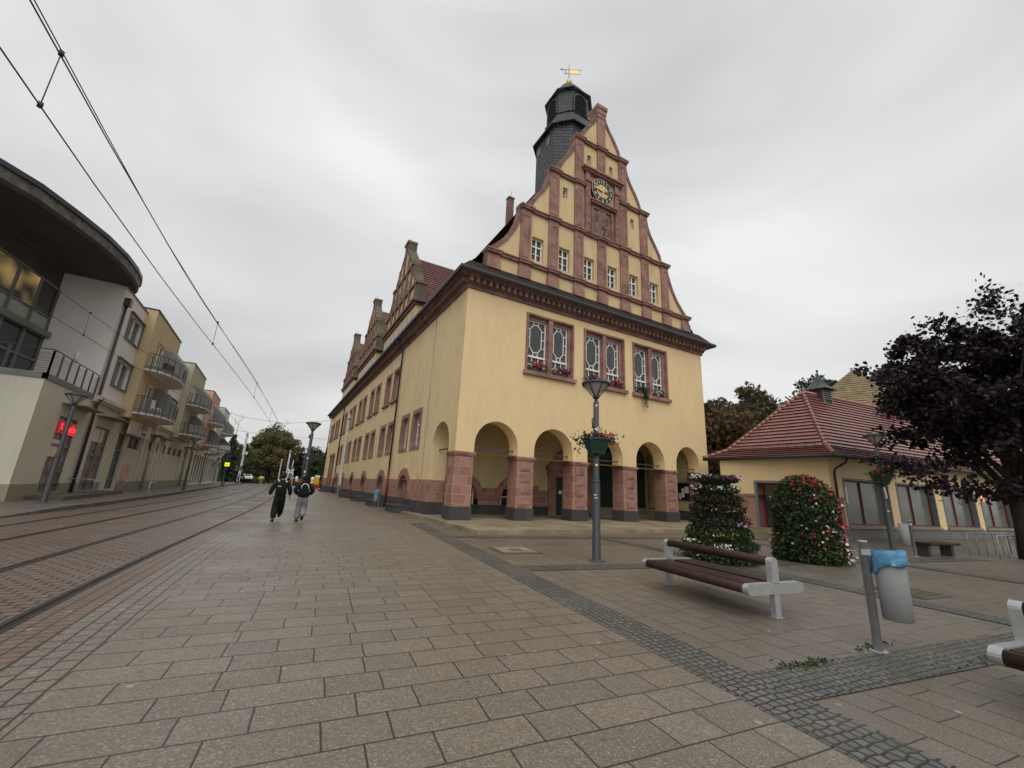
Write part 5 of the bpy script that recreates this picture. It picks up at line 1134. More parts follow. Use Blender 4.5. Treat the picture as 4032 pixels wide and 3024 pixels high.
def bin_(label, loc, rz, bag='bag'):
    t = thing('litter_bin', label, 'bin', loc, rz, 'grey litter bins on posts')
    q = MB(); q.lathe([(.045, 0), (.045, 1.18), (.05, 1.18), (.05, 1.2), (.0, 1.205)], n=14); q.lathe([(.09, 0), (.09, .012)], n=12); q.box(-.03, .06, -.055, .055, 1.04, 1.1); q.build('post', MT['galv'], t)
    q = MB(); q.lathe([(.125, .36), (.14, .37), (.148, 1.08), (.135, 1.08)], (.22, 0, 0), 22, sy=.85); q.build('container', MT['binmet'], t)
    if bag:
        q = MB(); n = 44; rows = [(.146, 1.11), (.157, 1.115), (.162, 1.05), (.166, .98), (.172, .91), (.16, .9)]
        for i, (r, z) in enumerate(rows):
            for j in range(n):
                a = 2*math.pi*j/n; k = 1+(.035*math.sin(a*5+i*1.7)+.03*math.sin(a*11+i*2.1)+.02*math.sin(a*17-i))*(.3+i/5); zz = z+(.06*math.sin(a+2.2)+.018*math.sin(a*3+1))*(i/4)
                q.v.append((.22+r*k*math.cos(a), r*.87*k*math.sin(a), zz))
        for i in range(len(rows)-1):
            for j in range(n): q.idx((i*n+j, i*n+(j+1) % n, (i+1)*n+(j+1) % n, (i+1)*n+j), 0, True)
        q.build('bin_bag', MT[bag], t)
    return t
bin_('grey litter bin with a blue bag folded over its rim, between the two benches', (6.36, 2.54, 0), R_(-62))
bin_('plain grey litter bin without bag, next to the low bench by the shop windows', (19.9, 6.45, 0), R_(140), None)
bin_('small litter bin with light blue lid beside the light wells', (6.3, 28.8, 0), R_(150)); bin_('litter bin fixed to the tram mast at the far town hall end', (6.3, 48.9, 0), R_(60), None)
t = thing('low_bench', 'low dark backless bench by the shop windows, right side', 'bench', (21.3, 6.3, 0), R_(-6))
q = MB(); q.box(-1.0, 1.0, -.25, .25, .4, .47); q.tube([(-1, -.27, .43), (1, -.27, .43)], .05, 8); q.build('seat', MT['wood'], t)
for x in (-.8, .75): q = MB(); q.box(x-.1, x+.1, -.16, .16, 0, .4); q.build('leg', MT['anthracite'], t)
for i, (x, y, lab) in enumerate(((23.9, 6.1, 'galvanised bicycle stand next to the low bench, rear hoop row'), (23.4, 5.2, 'galvanised bicycle stand nearest the dark red tree, front hoop row'))):
    t = thing('bicycle_stand', lab, 'bike stand', (x, y, 0), R_(-6), 'bicycle stands by the tree')
    q = MB()
    q.tube([(0, 0, 0), (0, 0, .74), (.06, 0, .8), (3.4, 0, .8), (3.46, 0, .74), (3.46, 0, 0)], .026, 7); q.build('frame', MT['galv'], t)
    for k in range(1, 5):
        q = MB(); q.tube([(k*.7, 0, 0), (k*.7, 0, .78)], .02, 6); q.build('upright', MT['galv'], t)
def cover(label, c, s, rz, m='concrete'):
    t = thing('manhole_cover', label, 'cover', (c[0], c[1], .014), rz)
    q = MB(); q.box(-s, s, -s, s, -.012, .006); q.build('frame', MT['granite'], t); q = MB(); q.box(-s+.09, s-.09, -s+.09, s-.09, 0, .011); q.build('plate', MT[m], t); q = MB(); q.box(-.17, .17, -.17, .17, .011, .014); q.build('handle_plate', MT['granite'], t)
cover('square manhole cover in the paving between terrace and cobble strip', (6.0, 10.3), .56, R_(-6)); cover('square mossy manhole cover behind the litter bin', (11.3, 3.9), .5, R_(-6), 'grass')
t = thing('bicycle_rail', 'galvanised hoop rail on the far pavement before the yellow house', 'railing', (-6.36, 32.9, .15)); q = MB(); q.tube([(0, 0, 0), (0, 0, .7), (0, .12, .82), (0, 1.5, .82), (0, 1.62, .7), (0, 1.62, 0)], .028, 7); q.build('hoop', MT['galv'], t); q = MB(); q.box(-.03, .03, -.06, .06, 0, .01); q.box(-.03, .03, 1.56, 1.68, 0, .01); q.build('foot_plate', MT['galv'], t)
# flower tubs on window sills come with the plants below
# ------------------------------------------------------------ tram masts, wires, signs
def mast(label, loc, h, r0, r1_):
    t = thing('tram_mast', label, 'mast', loc, 0, 'tram masts'); q = MB(); q.lathe([(r0*1.3, 0), (r0*1.3, .25), (r0, .28), (r1_, h), (0, h+.05)], n=12); q.build('pole', MT['galv'], t)
    q = MB(); q.lathe([(r1_*1.2+.02, h-.6), (r1_*1.2+.02, h-.5)], n=12); q.box(-r1_-.1, r1_+.1, -.04, .04, h-.58, h-.52); q.build('wire_clamp', MT['anthracite'], t); return t
mast('grey tram mast by the town hall light wells', (6.45, 49.5, 0), 8.95, .16, .11); mast('tall grey tram mast at the end of the coloured row', (-6.2, 104, .15), 10.4, .3, .2); mast('slim pale tram mast at the bend, left of the grey one', (1.2, 119, 0), 6.2, .13, .1); mast('pale tram mast in front of the big autumn tree', (3.0, 129, 0), 9, .24, .2)
MT['wire'] = mat('wire', (.03, .03, .033), .5)
def wire(label, pts, r, cat='wire'):
    q = MB(); q.tube(pts, r, 5, cap=False); return tag(q.build('overhead_wire', MT['wire']), label, cat)
cx1 = lambda y: r1(y)-.63+(.04*math.sin(y/9)); cx2 = lambda y: r1(y)-3.98
YW = [-8+3*i for i in range(40)]
def sag(y, lo, hi, span=52, ph=12): u = ((y+ph) % span)/span; return lo+(hi-lo)*(2*u-1)**2
wire('contact wire above the near tram track', [(cx1(y), y, 5.33) for y in YW], .0085); wire('carrier cable above the near contact wire, twisted double strand', [(cx1(y)-.02, y, sag(y, 6.02, 6.35)) for y in YW], .009)
wire('thin feeder cable clipped alongside the near carrier cable', [(cx1(y)-.02+.02*math.sin(y*.35), y, sag(y, 6.02, 6.35)+.015+.02*math.sin(y*.4)) for y in [-8+1.5*i for i in range(80)]], .007)
wire('contact wire above the far tram track, in front of the houses', [(cx2(y), y, 5.33) for y in YW], .0085); wire('carrier cable above the far contact wire', [(cx2(y)-.02, y, sag(y, 6.02, 6.35)) for y in YW], .008)
def dropper(fx, y, lab):
    q = MB(); z = sag(y, 6.02, 6.35); q.tube([(fx(y), y, 5.33), (fx(y), y, z)], .006, 4); q.lathe([(.025, -.03), (.025, .03)], (fx(y), y, 5.34), 6); q.lathe([(.025, -.03), (.025, .03)], (fx(y), y, z), 6); tag(q.build('wire_dropper', MT['wire']), lab, 'dropper', 'droppers of the overhead line')
for y, lab in ((5.66, 'nearest dropper of the near track, upper left corner'), (14.5, 'second dropper of the near track'), (23.4, 'third dropper of the near track'), (33, 'fourth dropper of the near track, small')): dropper(cx1, y, lab)
dropper(cx2, 16.0, 'dropper before the white wall of the corner building'); dropper(cx2, 30.0, 'dropper before the yellow house')
wire('first span cable across the street, from orange house to town hall', [(-8.2, 60, 9.6), (-4.6, 60, 8.6), (0.2, 60, 8.35), (6.4, 60, 9.5)], .016); wire('second span cable farther down the street', [(-7.8, 85, 9.1), (1.6, 85, 8.9), (7.3, 85, 9.0)], .02)
for x, lab in ((.28, 'registration arm holding the near contact wire at the first span'), (-4.6, 'registration arm of the far track at the first span')):
    q = MB(); q.tube([(x+.3, 60, 8.5), (x-.1, 60, 8.0), (x-.1, 60, 5.5)], .03, 5); q.tube([(x-.5, 60, 8.3), (x-.35, 60, 7.5)], .025, 5); q.tube([(x+.3, 60, 8.5), (x-.1, 60, 8.9)], .02, 5); tag(q.build('wire_bracket', MT['galv']), lab, 'bracket')
t = thing('post_sign', 'yellow lit sign box on a black post by the far kerb', 'sign', (-5.25, 64.5, .15)); q = MB(); q.tube([(0, 0, 0), (0, 0, 4.3)], .05, 8); q.box(-.1, 1.2, -.04, .04, 4.25, 4.32); q.build('post', MT['black'], t); q = MB(); q.box(-.35, .15, -.08, .08, 2.55, 3.0); q.build('light_box', MT['ylight'], t); q = MB(); q.box(-.25, .05, -.085, -.08, 2.72, 2.8); q.build('lettering', MT['planter'], t)
t = thing('traffic_light', 'traffic light on a slim dark pole by the two far pedestrians', 'traffic light', (-6.1, 97, .15)); q = MB(); q.tube([(0, 0, 0), (.15, 0, 5.3), (.9, 0, 5.6)], .08, 7); q.build('pole', MT['anthracite'], t); q = MB(); q.box(-.5, -.12, -.15, .15, 2.4, 3.3); q.box(.18, .55, -.15, .15, 2.4, 3.3); q.build('signal_head', MT['zinc'], t); q = MB(); q.box(.6, 1.0, -.15, .15, 5.55, 6.1); q.build('camera_box', MT['white'], t)
t = thing('railway_crossing_sign', 'tall lattice sign frame with white crossed plates beyond the walkers', 'sign', (3.1, 100, 0)); q = MB()
for x in (-.45, .35): q.tube([(x*1.6, 0, 0), (x, 0, 2.2), (x, 0, 3.4)], .07, 6)
q.tube([(0, 0, 2.2), (.1, 0, 5.3)], .06, 6); q.build('frame', MT['white'], t); q = MB()
bar(q, lambda u, z, d: (u, d, z), (-.6, 2.4), (.5, 3.5), .22, -.1, -.05); bar(q, lambda u, z, d: (u, d, z), (-.6, 3.5), (.5, 2.4), .22, -.1, -.05); q.build('crossed_plate', MT['white'], t); q = MB(); q.box(-.3, .3, -.1, 0, 1.7, 2.3); q.box(-.2, .35, -.12, 0, 3.6, 4.1); q.build('signal_box', MT['zinc'], t)
t = thing('warning_board', 'yellow and white construction board on a red foot at the end of the town hall', 'barrier', (6.9, 84, 0)); q = MB(); q.box(-.45, .55, -.3, .3, 0, .75); q.build('red_foot', mat('red_foot', (.35, .015, .02), .5), t); q = MB(); q.box(-.35, .45, -.06, .06, .75, 2.0); q.build('yellow_panel', mat('yellow_panel', (.6, .42, .02), .5), t); q = MB(); q.box(-.3, .5, -.05, .05, 2.0, 2.35); q.build('white_panel', MT['white'], t)
for i, (x, y, lab) in enumerate(((4.9, 112, 'yellow and white road works beacon left of the walkers heads'), (6.2, 108, 'yellow road works beacon behind the second walker'), (7.6, 103, 'yellow road works beacon nearest the town hall end'), (8.3, 106, 'orange road works beacon by the dark trees'))):
    t = thing('works_beacon', lab, 'barrier', (x, y, 0), group='road works beacons'); q = MB(); q.lathe([(.5, 0), (.5, .2), (.3, .3), (.28, 1.2)], n=8); q.build('body', mat('beacon_yellow', (.65, .4, .03), .5), t); q = MB(); q.lathe([(.28, 1.2), (.3, 1.9), (.15, 2.1)], n=8); q.build('top', MT['white'] if i % 2 == 0 else mat('beacon_orange', (.6, .3, .05), .5), t)
t = thing('hydrant_marker', 'small yellow hydrant post on the grass by the track bend', 'post', (-2.3, 114, 0)); q = MB(); q.lathe([(.3, 0), (.3, 1.1), (.45, 1.15), (.45, 1.6), (.3, 1.7)], n=8); q.build('post', mat('pale_yellow', (.6, .5, .15), .5), t); q = MB(); q.box(-.6, .6, -.2, .2, 1.2, 1.5); q.build('cap', mat('pale_yellow2', (.6, .5, .15), .5), t)
def car(label, loc, rz, colr):
    t = thing('parked_car', label, 'car', loc, rz); m = mat('car_paint', colr, .3, .1, coat=.6)
    side = [(-2.1, .35), (-2.15, .75), (-1.9, .95), (-1.3, 1.0), (-.75, 1.42), (.7, 1.45), (1.35, 1.0), (2.05, .9), (2.15, .6), (2.1, .35)]
    q = MB(); q.prism(side, -.85, .85, lambda u, v, k: (k, u, v)); q.build('body', m, t)
    q = MB(); q.prism([(-1.2, 1.0), (-.72, 1.37), (.66, 1.4), (1.2, 1.0)], -.865, .865, lambda u, v, k: (k, u, v)); q.build('side_glass', MT['glass'], t)
    q = MB(); q.face([(-.7, -2.0 if 0 else -1.33, 1.02), (.7, -1.33, 1.02), (.62, -.8, 1.4), (-.62, -.8, 1.4)]); q.build('windscreen', MT['glass'], t)
    for x in (-.8, .8):
        for y in (-1.35, 1.35):
            q = MB(); q.lathe([(.32, -.1), (.32, .1)], (0, 0, 0), 14); q.v = [(x+p[2], y+p[0], .32+p[1]) for p in q.v]; q.build('wheel', MT['black'], t)
    return t
car('white car standing at the edge of the trees, far end of the street', (-5.6, 118, .65), R_(20), (.7, .7, .72)); car('dark red car half hidden behind the sign frame', (5.2, 120, .1), R_(40), (.25, .03, .04))

# ------------------------------------------------------------ PEOPLE
def skin(name, verts, edges, radii, m, parent, sub=2, root=0):
    me = bpy.data.meshes.new(name); me.from_pydata(verts, edges, []); o = bpy.data.objects.new(name, me); COL.objects.link(o)
    o.modifiers.new('s', 'SKIN'); sv = me.skin_vertices[0].data
    for i, r in enumerate(radii): sv[i].radius = r if isinstance(r, tuple) else (r, r); sv[i].use_root = (i == root)
    o.modifiers.new('b', 'SUBSURF').levels = sub
    me2 = bpy.data.meshes.new_from_object(o.evaluated_get(bpy.context.evaluated_depsgraph_get())); bpy.data.objects.remove(o); bpy.data.meshes.remove(me)
    me2.name = name; me2.materials.clear(); me2.materials.append(m)
    me2.polygons.foreach_set('use_smooth', [True]*len(me2.polygons)); o = bpy.data.objects.new(name, me2); COL.objects.link(o); o.parent = parent; return o
MT['skin'] = mat('skin', (.42, .24, .18), .6); MT['blackcloth'] = mottled('black_cloth', (.006, .006, .007), (.003, .003, .003), 7, .9, .3, 20); MT['navycloth'] = mottled('dark_hoodie', (.008, .0085, .011), (.004, .004, .005), 8, .9, .3, 20)
MT['greycloth'] = mottled('grey_joggers', (.27, .27, .28), (.14, .14, .15), 5, .9, .3, 16); MT['hair'] = mottled('dark_hair', (.012, .01, .01), (.005, .005, .005), 20, .6, .4, 60); MT['sole'] = mat('shoe_sole', (.16, .13, .09), .7)
def person(label, loc, rz, h, legs, arms, top, bottom, topm, jacket=1.0, trouser=1.0, hood=False, simple=False):
    """faces local +Y; legs = two (knee,ankle,toe) as (x,y,z) tuples for left,right; arms = two (elbow,wrist)"""
    t = thing('person', label, 'person', loc, rz); k = h/1.78; S = lambda p: tuple(c*k for c in p)
    V, E, Rr = [], [], []
    def add(p, r, par=None):
        V.append(S(p)); Rr.append(r*k if not isinstance(r, tuple) else tuple(x*k for x in r)); i = len(V)-1
        if par is not None: E.append((par, i))
        return i
    pel = add((0, 0, .97), (.14, .1)); sp_ = add((0, .01, 1.18), (.12, .09), pel); ch_ = add((0, .02, 1.38), (.15, .1), sp_); nk = add((0, .03, 1.51), .055, ch_); hd0 = add((0, .045, 1.6), (.07, .085), nk); hd1 = add((0, .05, 1.7), (.075, .095), hd0); hd2 = add((0, .045, 1.765), (.045, .06), hd1)
    add((0, .145, 1.645), .012, hd0); add((-.078, .04, 1.65), .012, hd0); add((.078, .04, 1.65), .012, hd0)
    for s_, (kn, an, to) in zip((-1, 1), legs):
        hp_ = add((s_*.09, 0, .9), .085, pel); a = add(kn, .058, hp_); c = add(((kn[0]+an[0])/2, (kn[1]+an[1])/2-.02, (kn[2]+an[2])/2+.05), .052, a); b = add(an, .036, c); add(to, (.035, .028), b)
    for s_, (el, wr) in zip((-1, 1), arms):
        sh_ = add((s_*.18, .02, 1.42), .058, ch_); e_ = add(el, .042, sh_); w__ = add(wr, .028, e_); d = (Vector(wr)-Vector(el)).normalized(); pm = add(tuple(Vector(wr)+d*.07), (.036, .02), w__)
        if not simple:
            for i in range(4): f0 = add(tuple(Vector(wr)+d*.12+Vector((0, (i-1.5)*.021, 0))), .009, pm); add(tuple(Vector(wr)+d*(.165+.012*(1.5-abs(i-1.4)))+Vector((-s_*.02, (i-1.5)*.02+.008, 0))), .0075, f0)
            th = add(tuple(Vector(wr)+d*.06+Vector((0, .042, 0))), .01, pm); add(tuple(Vector(wr)+d*.1+Vector((-s_*.01, .055, 0))), .008, th)
    skin('body', V, E, Rr, MT['skin'], t, 1)
    V, E, Rr = [], [], []; j = jacket
    a = add((0, 0, .86), (.215*j, .17*j)); b = add((0, 0, 1.1), (.205*j, .165*j), a); c = add((0, .015, 1.33), (.225*j, .155*j), b); d = add((0, .02, 1.46), (.12, .09), c); add((0, .03, 1.53), .07, d)
    for s_, (el, wr) in zip((-1, 1), arms): s0 = add((s_*.185, .02, 1.4), .098*j, c); e_ = add(el, .088*j, s0); add(tuple(Vector(el).lerp(Vector(wr), .9)), .07, e_)
    skin('jacket', V, E, Rr, topm, t, 2)
    V, E, Rr = [], [], []
    a = add((0, 0, 1.04), (.19, .15)); b = add((0, 0, .88), (.195, .155), a)
    for s_, (kn, an, to) in zip((-1, 1), legs): h0 = add((s_*.085, 0, .8), .118*trouser, b); k0 = add(kn, .108*trouser, h0); add(tuple(Vector(kn).lerp(Vector(an), .55)), .1*trouser, k0); add(tuple(Vector(kn).lerp(Vector(an), 1.0)), .092*trouser, len(V)-1)
    skin('trousers', V, E, Rr, bottom, t, 2)
    for kn, an, to in legs:
        V, E, Rr = [], [], []; hl = Vector(an)+(Vector(an)-Vector(to)).normalized()*.05; d = (Vector(kn)-Vector(an)).normalized()
        a = add(tuple(hl-d*.02), (.06, .06)); b = add(tuple(Vector(an).lerp(Vector(to), .6)-d*.02), (.068, .05), a); add(tuple(Vector(to)-d*.01), (.058, .04), b); skin('shoe', V, E, Rr, MT['black'], t, 1)
    q = MB(); q.lathe([(0, -.12), (.08, -.1), (.105, -.02), (.108, .04), (.085, .1), (.035, .126), (0, .13)], (0, .02*k, 1.67*k), 12, sy=1.15)
    if hood: q.lathe([(.1, -.12), (.12, -.08), (.115, -.02), (.07, .02)], (0, -.02*k, 1.58*k), 12)
    q.build('hair', MT['hair'] if not hood else topm, t); return t
p1 = person('person in black walking away with a black backpack, left of the pair', (.35, 18.5, 0), R_(2), 1.8, (((-.11, .06, .5), (-.12, -.12, .1), (-.12, -.03, .035)), ((.1, .2, .52), (.1, .36, .2), (.1, .5, .2))), (((-.31, -.06, 1.17), (-.36, -.02, .94)), ((.3, -.02, 1.16), (.33, .05, .93))), None, MT['blackcloth'], MT['blackcloth'], 1.0, 1.1)
p2 = person('person in grey joggers and dark hooded jacket walking away, right of the pair', (1.14, 18.45, 0), R_(-3), 1.74, (((-.1, .1, .5), (-.11, .02, .09), (-.11, .15, .035)), ((.09, .08, .5), (.07, -.22, .22), (.07, -.16, .1))), (((-.33, -.03, 1.2), (-.22, .12, 1.02)), ((.33, -.03, 1.2), (.22, .12, 1.02))), None, MT['greycloth'], MT['navycloth'], 1.12, 1.15, True)
for p_, lab, (x, y), sc in ((p1, 'black backpack with pale strap ends worn by the walker in black', (.35, 18.5), 1.0), (p2, 'dark rounded backpack with light trim worn by the walker in grey joggers', (1.14, 18.45), .95)):
    t = thing('backpack', lab, 'backpack', (x, y, 0)); q = MB()
    secs = [(.10, .06, .98), (.155, .09, 1.02), (.165, .1, 1.2), (.15, .09, 1.36), (.10, .06, 1.46), (.03, .02, 1.49)]
    n = 16
    for a, b, z in secs:
        for i in range(n):
            an = 2*math.pi*i/n; c, s_ = math.cos(an), math.sin(an); e = lambda v: math.copysign(abs(v)**.6, v); q.v.append((a*e(c)*sc, -.2+b*e(s_), z*sc+.02))
    for i in range(len(secs)-1):
        for k in range(n): q.idx((i*n+k, i*n+(k+1) % n, (i+1)*n+(k+1) % n, (i+1)*n+k), 0, True)
    q.idx(range(n), 0); q.build('bag', MT['blackcloth'], t)
    q = MB()
    if sc == 1: q.box(-.15, -.1, -.09, -.02, 1.46, 1.53); q.box(.1, .16, -.09, -.02, 1.44, 1.5); q.box(-.14, -.02, -.305, -.295, 1.28, 1.3)
    else: q.tube([(-.13, -.25, 1.2), (-.12, -.29, 1.34), (-.06, -.25, 1.42), (.06, -.25, 1.41), (.12, -.28, 1.33), (.14, -.25, 1.2)], .016, 5)
    q.build('strap_trim', MT['sticker'], t)
wk = (((-.1, .15, .5), (-.1, .1, .1), (-.1, .22, .04)), ((.1, .05, .5), (.1, -.25, .15), (.1, -.15, .05))); ar = (((-.3, .02, 1.17), (-.3, .15, .95)), ((.3, -.05, 1.16), (.3, -.1, .92)))
person('distant person in a pale top walking by the traffic light', (-5.75, 96.2, .15), R_(-70), 1.75, wk, ar, None, MT['navycloth'], MT['greycloth'], simple=True)
person('distant person in dark clothes stepping off the far kerb', (-4.85, 95.2, .05), R_(100), 1.75, wk, ar, None, MT['blackcloth'], MT['blackcloth'], simple=True)

# ------------------------------------------------------------ VEGETATION
def leafmesh(name, C, S, m, parent=None, shape='leaf', up=.3, flat=0, kind=None):
    C = np.asarray(C, float); n = len(C); S = np.broadcast_to(np.asarray(S, float), (n,))
    nr = RNG.normal(size=(n, 3)); nr[:, 2] += up; nr /= np.linalg.norm(nr, axis=1)[:, None]
    a = RNG.normal(size=(n, 3)); a -= nr*(a*nr).sum(1)[:, None]; a /= np.linalg.norm(a, axis=1)[:, None]; b = np.cross(nr, a)
    if shape == 'maple':
        tp = np.array([(0, -.5, 0), (.28, -.42, .02), (.5, -.1, .08), (.3, .02, .03), (.38, .32, .08), (.13, .22, .02), (0, .55, .06), (-.13, .22, .02), (-.38, .32, .08), (-.3, .02, .03), (-.5, -.1, .08), (-.28, -.42, .02)]); faces = [tuple(range(12))]
    elif shape == 'flower':
        tp = np.array([(math.cos(t)*(.5 if i % 2 else .3), math.sin(t)*(.5 if i % 2 else .3), .12 if i % 2 else 0) for i, t in enumerate(np.linspace(0, 2*math.pi, 11)[:-1])]); faces = [tuple(range(10))]
    elif shape == 'hand':       # chestnut leaf: long leaflets
        tp = np.array([(0, -.5, 0), (.18, -.1, .05), (.5, .05, -.08), (.2, .12, .03), (.34, .5, -.08), (.05, .25, .03), (-.05, .25, .03), (-.34, .5, -.08), (-.2, .12, .03), (-.5, .05, -.08), (-.18, -.1, .05)]); faces = [tuple(range(11))]
    else:
        tp = np.array([(0, -.5, 0), (.27, 0, .06), (0, .5, 0), (-.27, 0, .06)]); faces = [(0, 1, 2), (0, 2, 3)]
    k = len(tp); v = C[:, None, :]+S[:, None, None]*(tp[None, :, 0, None]*a[:, None]+tp[None, :, 1, None]*b[:, None]+tp[None, :, 2, None]*nr[:, None])
    me = bpy.data.meshes.new(name); me.vertices.add(n*k); me.vertices.foreach_set('co', v.reshape(-1))
    ft = [np.array(f) for f in faces]; tot = np.concatenate([np.full(n, len(f)) for f in ft]); idx = np.concatenate([((np.arange(n)*k)[:, None]+f[None]).reshape(-1) for f in ft])
    me.loops.add(len(idx)); me.loops.foreach_set('vertex_index', idx.astype(np.int32)); me.polygons.add(len(tot)); me.polygons.foreach_set('loop_start', np.concatenate([[0], np.cumsum(tot)[:-1]]).astype(np.int32)); me.polygons.foreach_set('loop_total', tot.astype(np.int32))
    me.materials.append(m); me.update(calc_edges=True); me.validate(); return link(name, me, parent, kind)
def clumps(center, rad, n, per, cr, seed, squash=.75, lo=-.6, inner=.35, lump=.3):
    g = np.random.default_rng(seed); d = g.normal(size=(n*3, 3)); d /= np.linalg.norm(d, axis=1)[:, None]; d = d[d[:, 2] > lo][:n]; n = len(d)
    lob = g.normal(size=(7, 3)); lob /= np.linalg.norm(lob, axis=1)[:, None]; bump = np.maximum(0, (d@lob.T)-.55).max(1)*1.6
    rr = (inner+(1-inner)*g.random(n)**.45)*(1-lump*.6+lump*bump+lump*.35*g.normal(size=n)*.6)
    cc = d*rr[:, None]*np.array(rad)+np.array(center)
    q = g.normal(size=(n, per, 3)); q /= np.linalg.norm(q, axis=2)[..., None]; q *= g.random((n, per, 1))**.45
    sz = cr*(.6+.8*g.random((n, 1, 1))); L_ = cc[:, None]+q*sz*np.array([1, 1, squash]); return cc, L_.reshape(-1, 3)
def tree(name, label, base, trunk_h, center, rad, n, per, cr, leaf, m, bark, seed, shape='leaf', tr=.25, cat='tree', group=None, lo=-.6, branches=10, extra=None, up=.4, inner=.35, lump=.3):
    t = thing(name, label, cat, base, 0, group); c0 = np.array(center)
    cc, P_ = clumps(center, rad, n, per, cr, seed, lo=lo, inner=inner, lump=lump)
    if extra is not None:
        for e, k2, s2 in extra: g = np.random.default_rng(seed+k2); P_ = np.vstack([P_, np.array(e)+g.normal(size=(k2, 3))*np.array(s2)])
    leafmesh('crown', P_, leaf*(.7+.6*RNG.random(len(P_))), m, t, shape, up)
    q = MB(); q.tube([(0, 0, -.05), (.02, .01, trunk_h*.5), (.0, .03, trunk_h), (c0[0]*.6, c0[1]*.6, c0[2]), (c0[0], c0[1], c0[2]+rad[2]*.55)], [tr*1.35, tr, tr*.9, tr*.5, tr*.12], 9)
    for i in range(branches):
        e = Vector(cc[(i*7) % len(cc)]); s0 = Vector((0, 0, trunk_h*(.75+.5*(i % 5)/5))); q.tube([s0, s0.lerp(e, .5)+Vector((0, 0, .25)), e], [tr*.4, tr*.22, tr*.06], 6)
    q.build('trunk', bark, t); return t
MT['bark'] = mottled('bark', (.055, .045, .036), (.025, .02, .017), 5, .95, .6, 20)
fl = lambda n, *c, **k: foliage(n, c, **k)
MT['purple'] = fl('purple_maple_leaves', (.012, .009, .013), (.022, .013, .017), (.034, .016, .02), (.016, .013, .017), trans=.12, rough=.42)
MT['brownleaf'] = fl('browning_chestnut_leaves', (.13, .08, .04), (.095, .085, .037), (.155, .09, .043), (.075, .08, .034), trans=.25)
MT['greenleaf'] = fl('dark_green_leaves', (.085, .10, .048), (.11, .125, .058), (.068, .085, .04), (.125, .125, .06), trans=.25)
MT['oliveleaf'] = fl('olive_chestnut_leaves', (.10, .085, .042), (.12, .11, .055), (.085, .085, .042), (.14, .105, .05), trans=.25)
MT['palegreen'] = fl('pale_green_leaves', (.06, .085, .035), (.08, .1, .045), (.045, .07, .03))
MT['autumn'] = fl('autumn_leaves', (.19, .15, .06), (.125, .14, .055), (.21, .145, .06), (.15, .155, .065))
MT['conifer'] = fl('conifer_needles', (.035, .055, .032), (.055, .08, .045), (.025, .042, .026), trans=.1)
MT['bushgreen'] = fl('petunia_foliage', (.035, .06, .018), (.055, .085, .025), (.025, .045, .014), (.075, .10, .035), trans=.2)
MT['darkbush'] = fl('dark_bedding_foliage', (.022, .032, .014), (.04, .055, .02), (.05, .03, .02), (.03, .045, .018), trans=.15)
FC = dict(red=((.62, .045, .05), (.5, .03, .06)), coral=((.66, .14, .14), (.6, .09, .12)), white=((.78, .78, .74), (.7, .7, .66)), purple=((.20, .03, .12), (.13, .02, .09)), yellow=((.55, .45, .06), (.5, .5, .1)), pink=((.6, .2, .3), (.5, .14, .25)), rust=((.22, .06, .035), (.16, .04, .03)), violet=((.09, .06, .16), (.06, .04, .12)))
for k_, c_ in FC.items(): MT['f_'+k_] = fl(k_+'_petals', c_[0], c_[1], trans=.15, rough=.6)
# dark red maple on the right
mp_ = (24.6, 4.7, 0)
tree('purple_maple', 'large dark red maple with lobed leaves at the right edge', mp_, 2.6, (.6, -.35, 6.0), (3.7, 4.0, 3.9), 230, 170, .62, .16, MT['purple'], MT['bark'], 5, 'maple', .24, lo=-.8, branches=22, inner=.3, lump=.55,
     extra=[((-2.6, 1.9, 3.1), 240, (.55, .5, .18)), ((-3.4, 2.3, 3.3), 120, (.4, .3, .14)), ((-4.2, 2.6, 3.35), 46, (.25, .2, .1)), ((-2.9, 1.6, 6.5), 240, (.6, .5, .22)), ((-3.7, 2.1, 6.85), 90, (.4, .3, .13)), ((-4.3, 2.5, 7.05), 34, (.22, .16, .09)), ((-2.2, 1.1, 8.1), 200, (.45, .4, .2)), ((-1.5, .7, 9.0), 170, (.4, .4, .22)), ((.9, -.4, 10.0), 240, (.35, .35, .4)), ((1.0, -.5, 10.7), 60, (.14, .14, .3)), ((-1.9, 1.2, 2.5), 260, (.6, .6, .2)), ((-.6, .3, 2.35), 300, (.7, .6, .2))])
bk = 'trees behind the town hall'
tree('chestnut_tree', 'browning chestnut close behind the town hall right corner', (43.5, 29.5, 0), 4, (0, 0, 7.4), (5.4, 5.4, 5.3), 130, 120, 1.4, .56, MT['brownleaf'], MT['bark'], 21, 'hand', .4, group=bk, lo=-.8, lump=.25)
tree('chestnut_tree', 'tall green chestnut with a rounded crown behind the pavilion roof', (52.5, 31, 0), 5, (0, 0, 9.4), (6.8, 6.2, 6.3), 150, 120, 1.5, .56, MT['oliveleaf'], MT['bark'], 22, 'hand', .45, group=bk, lo=-.8, lump=.25)
tree('chestnut_tree', 'second brown chestnut filling the gap below the green crown', (48, 33, 0), 4, (0, 0, 7.5), (6, 5, 6.5), 120, 100, 1.6, .62, MT['brownleaf'], MT['bark'], 23, 'hand', .4, group=bk, lo=-.9)
tree('poplar_tree', 'pale green treetop showing behind the copper roof vent', (72, 31, 0), 8, (0, 0, 15.5), (5, 4, 6.0), 80, 70, 1.4, .6, MT['palegreen'], MT['bark'], 24, group=bk, lump=.4)
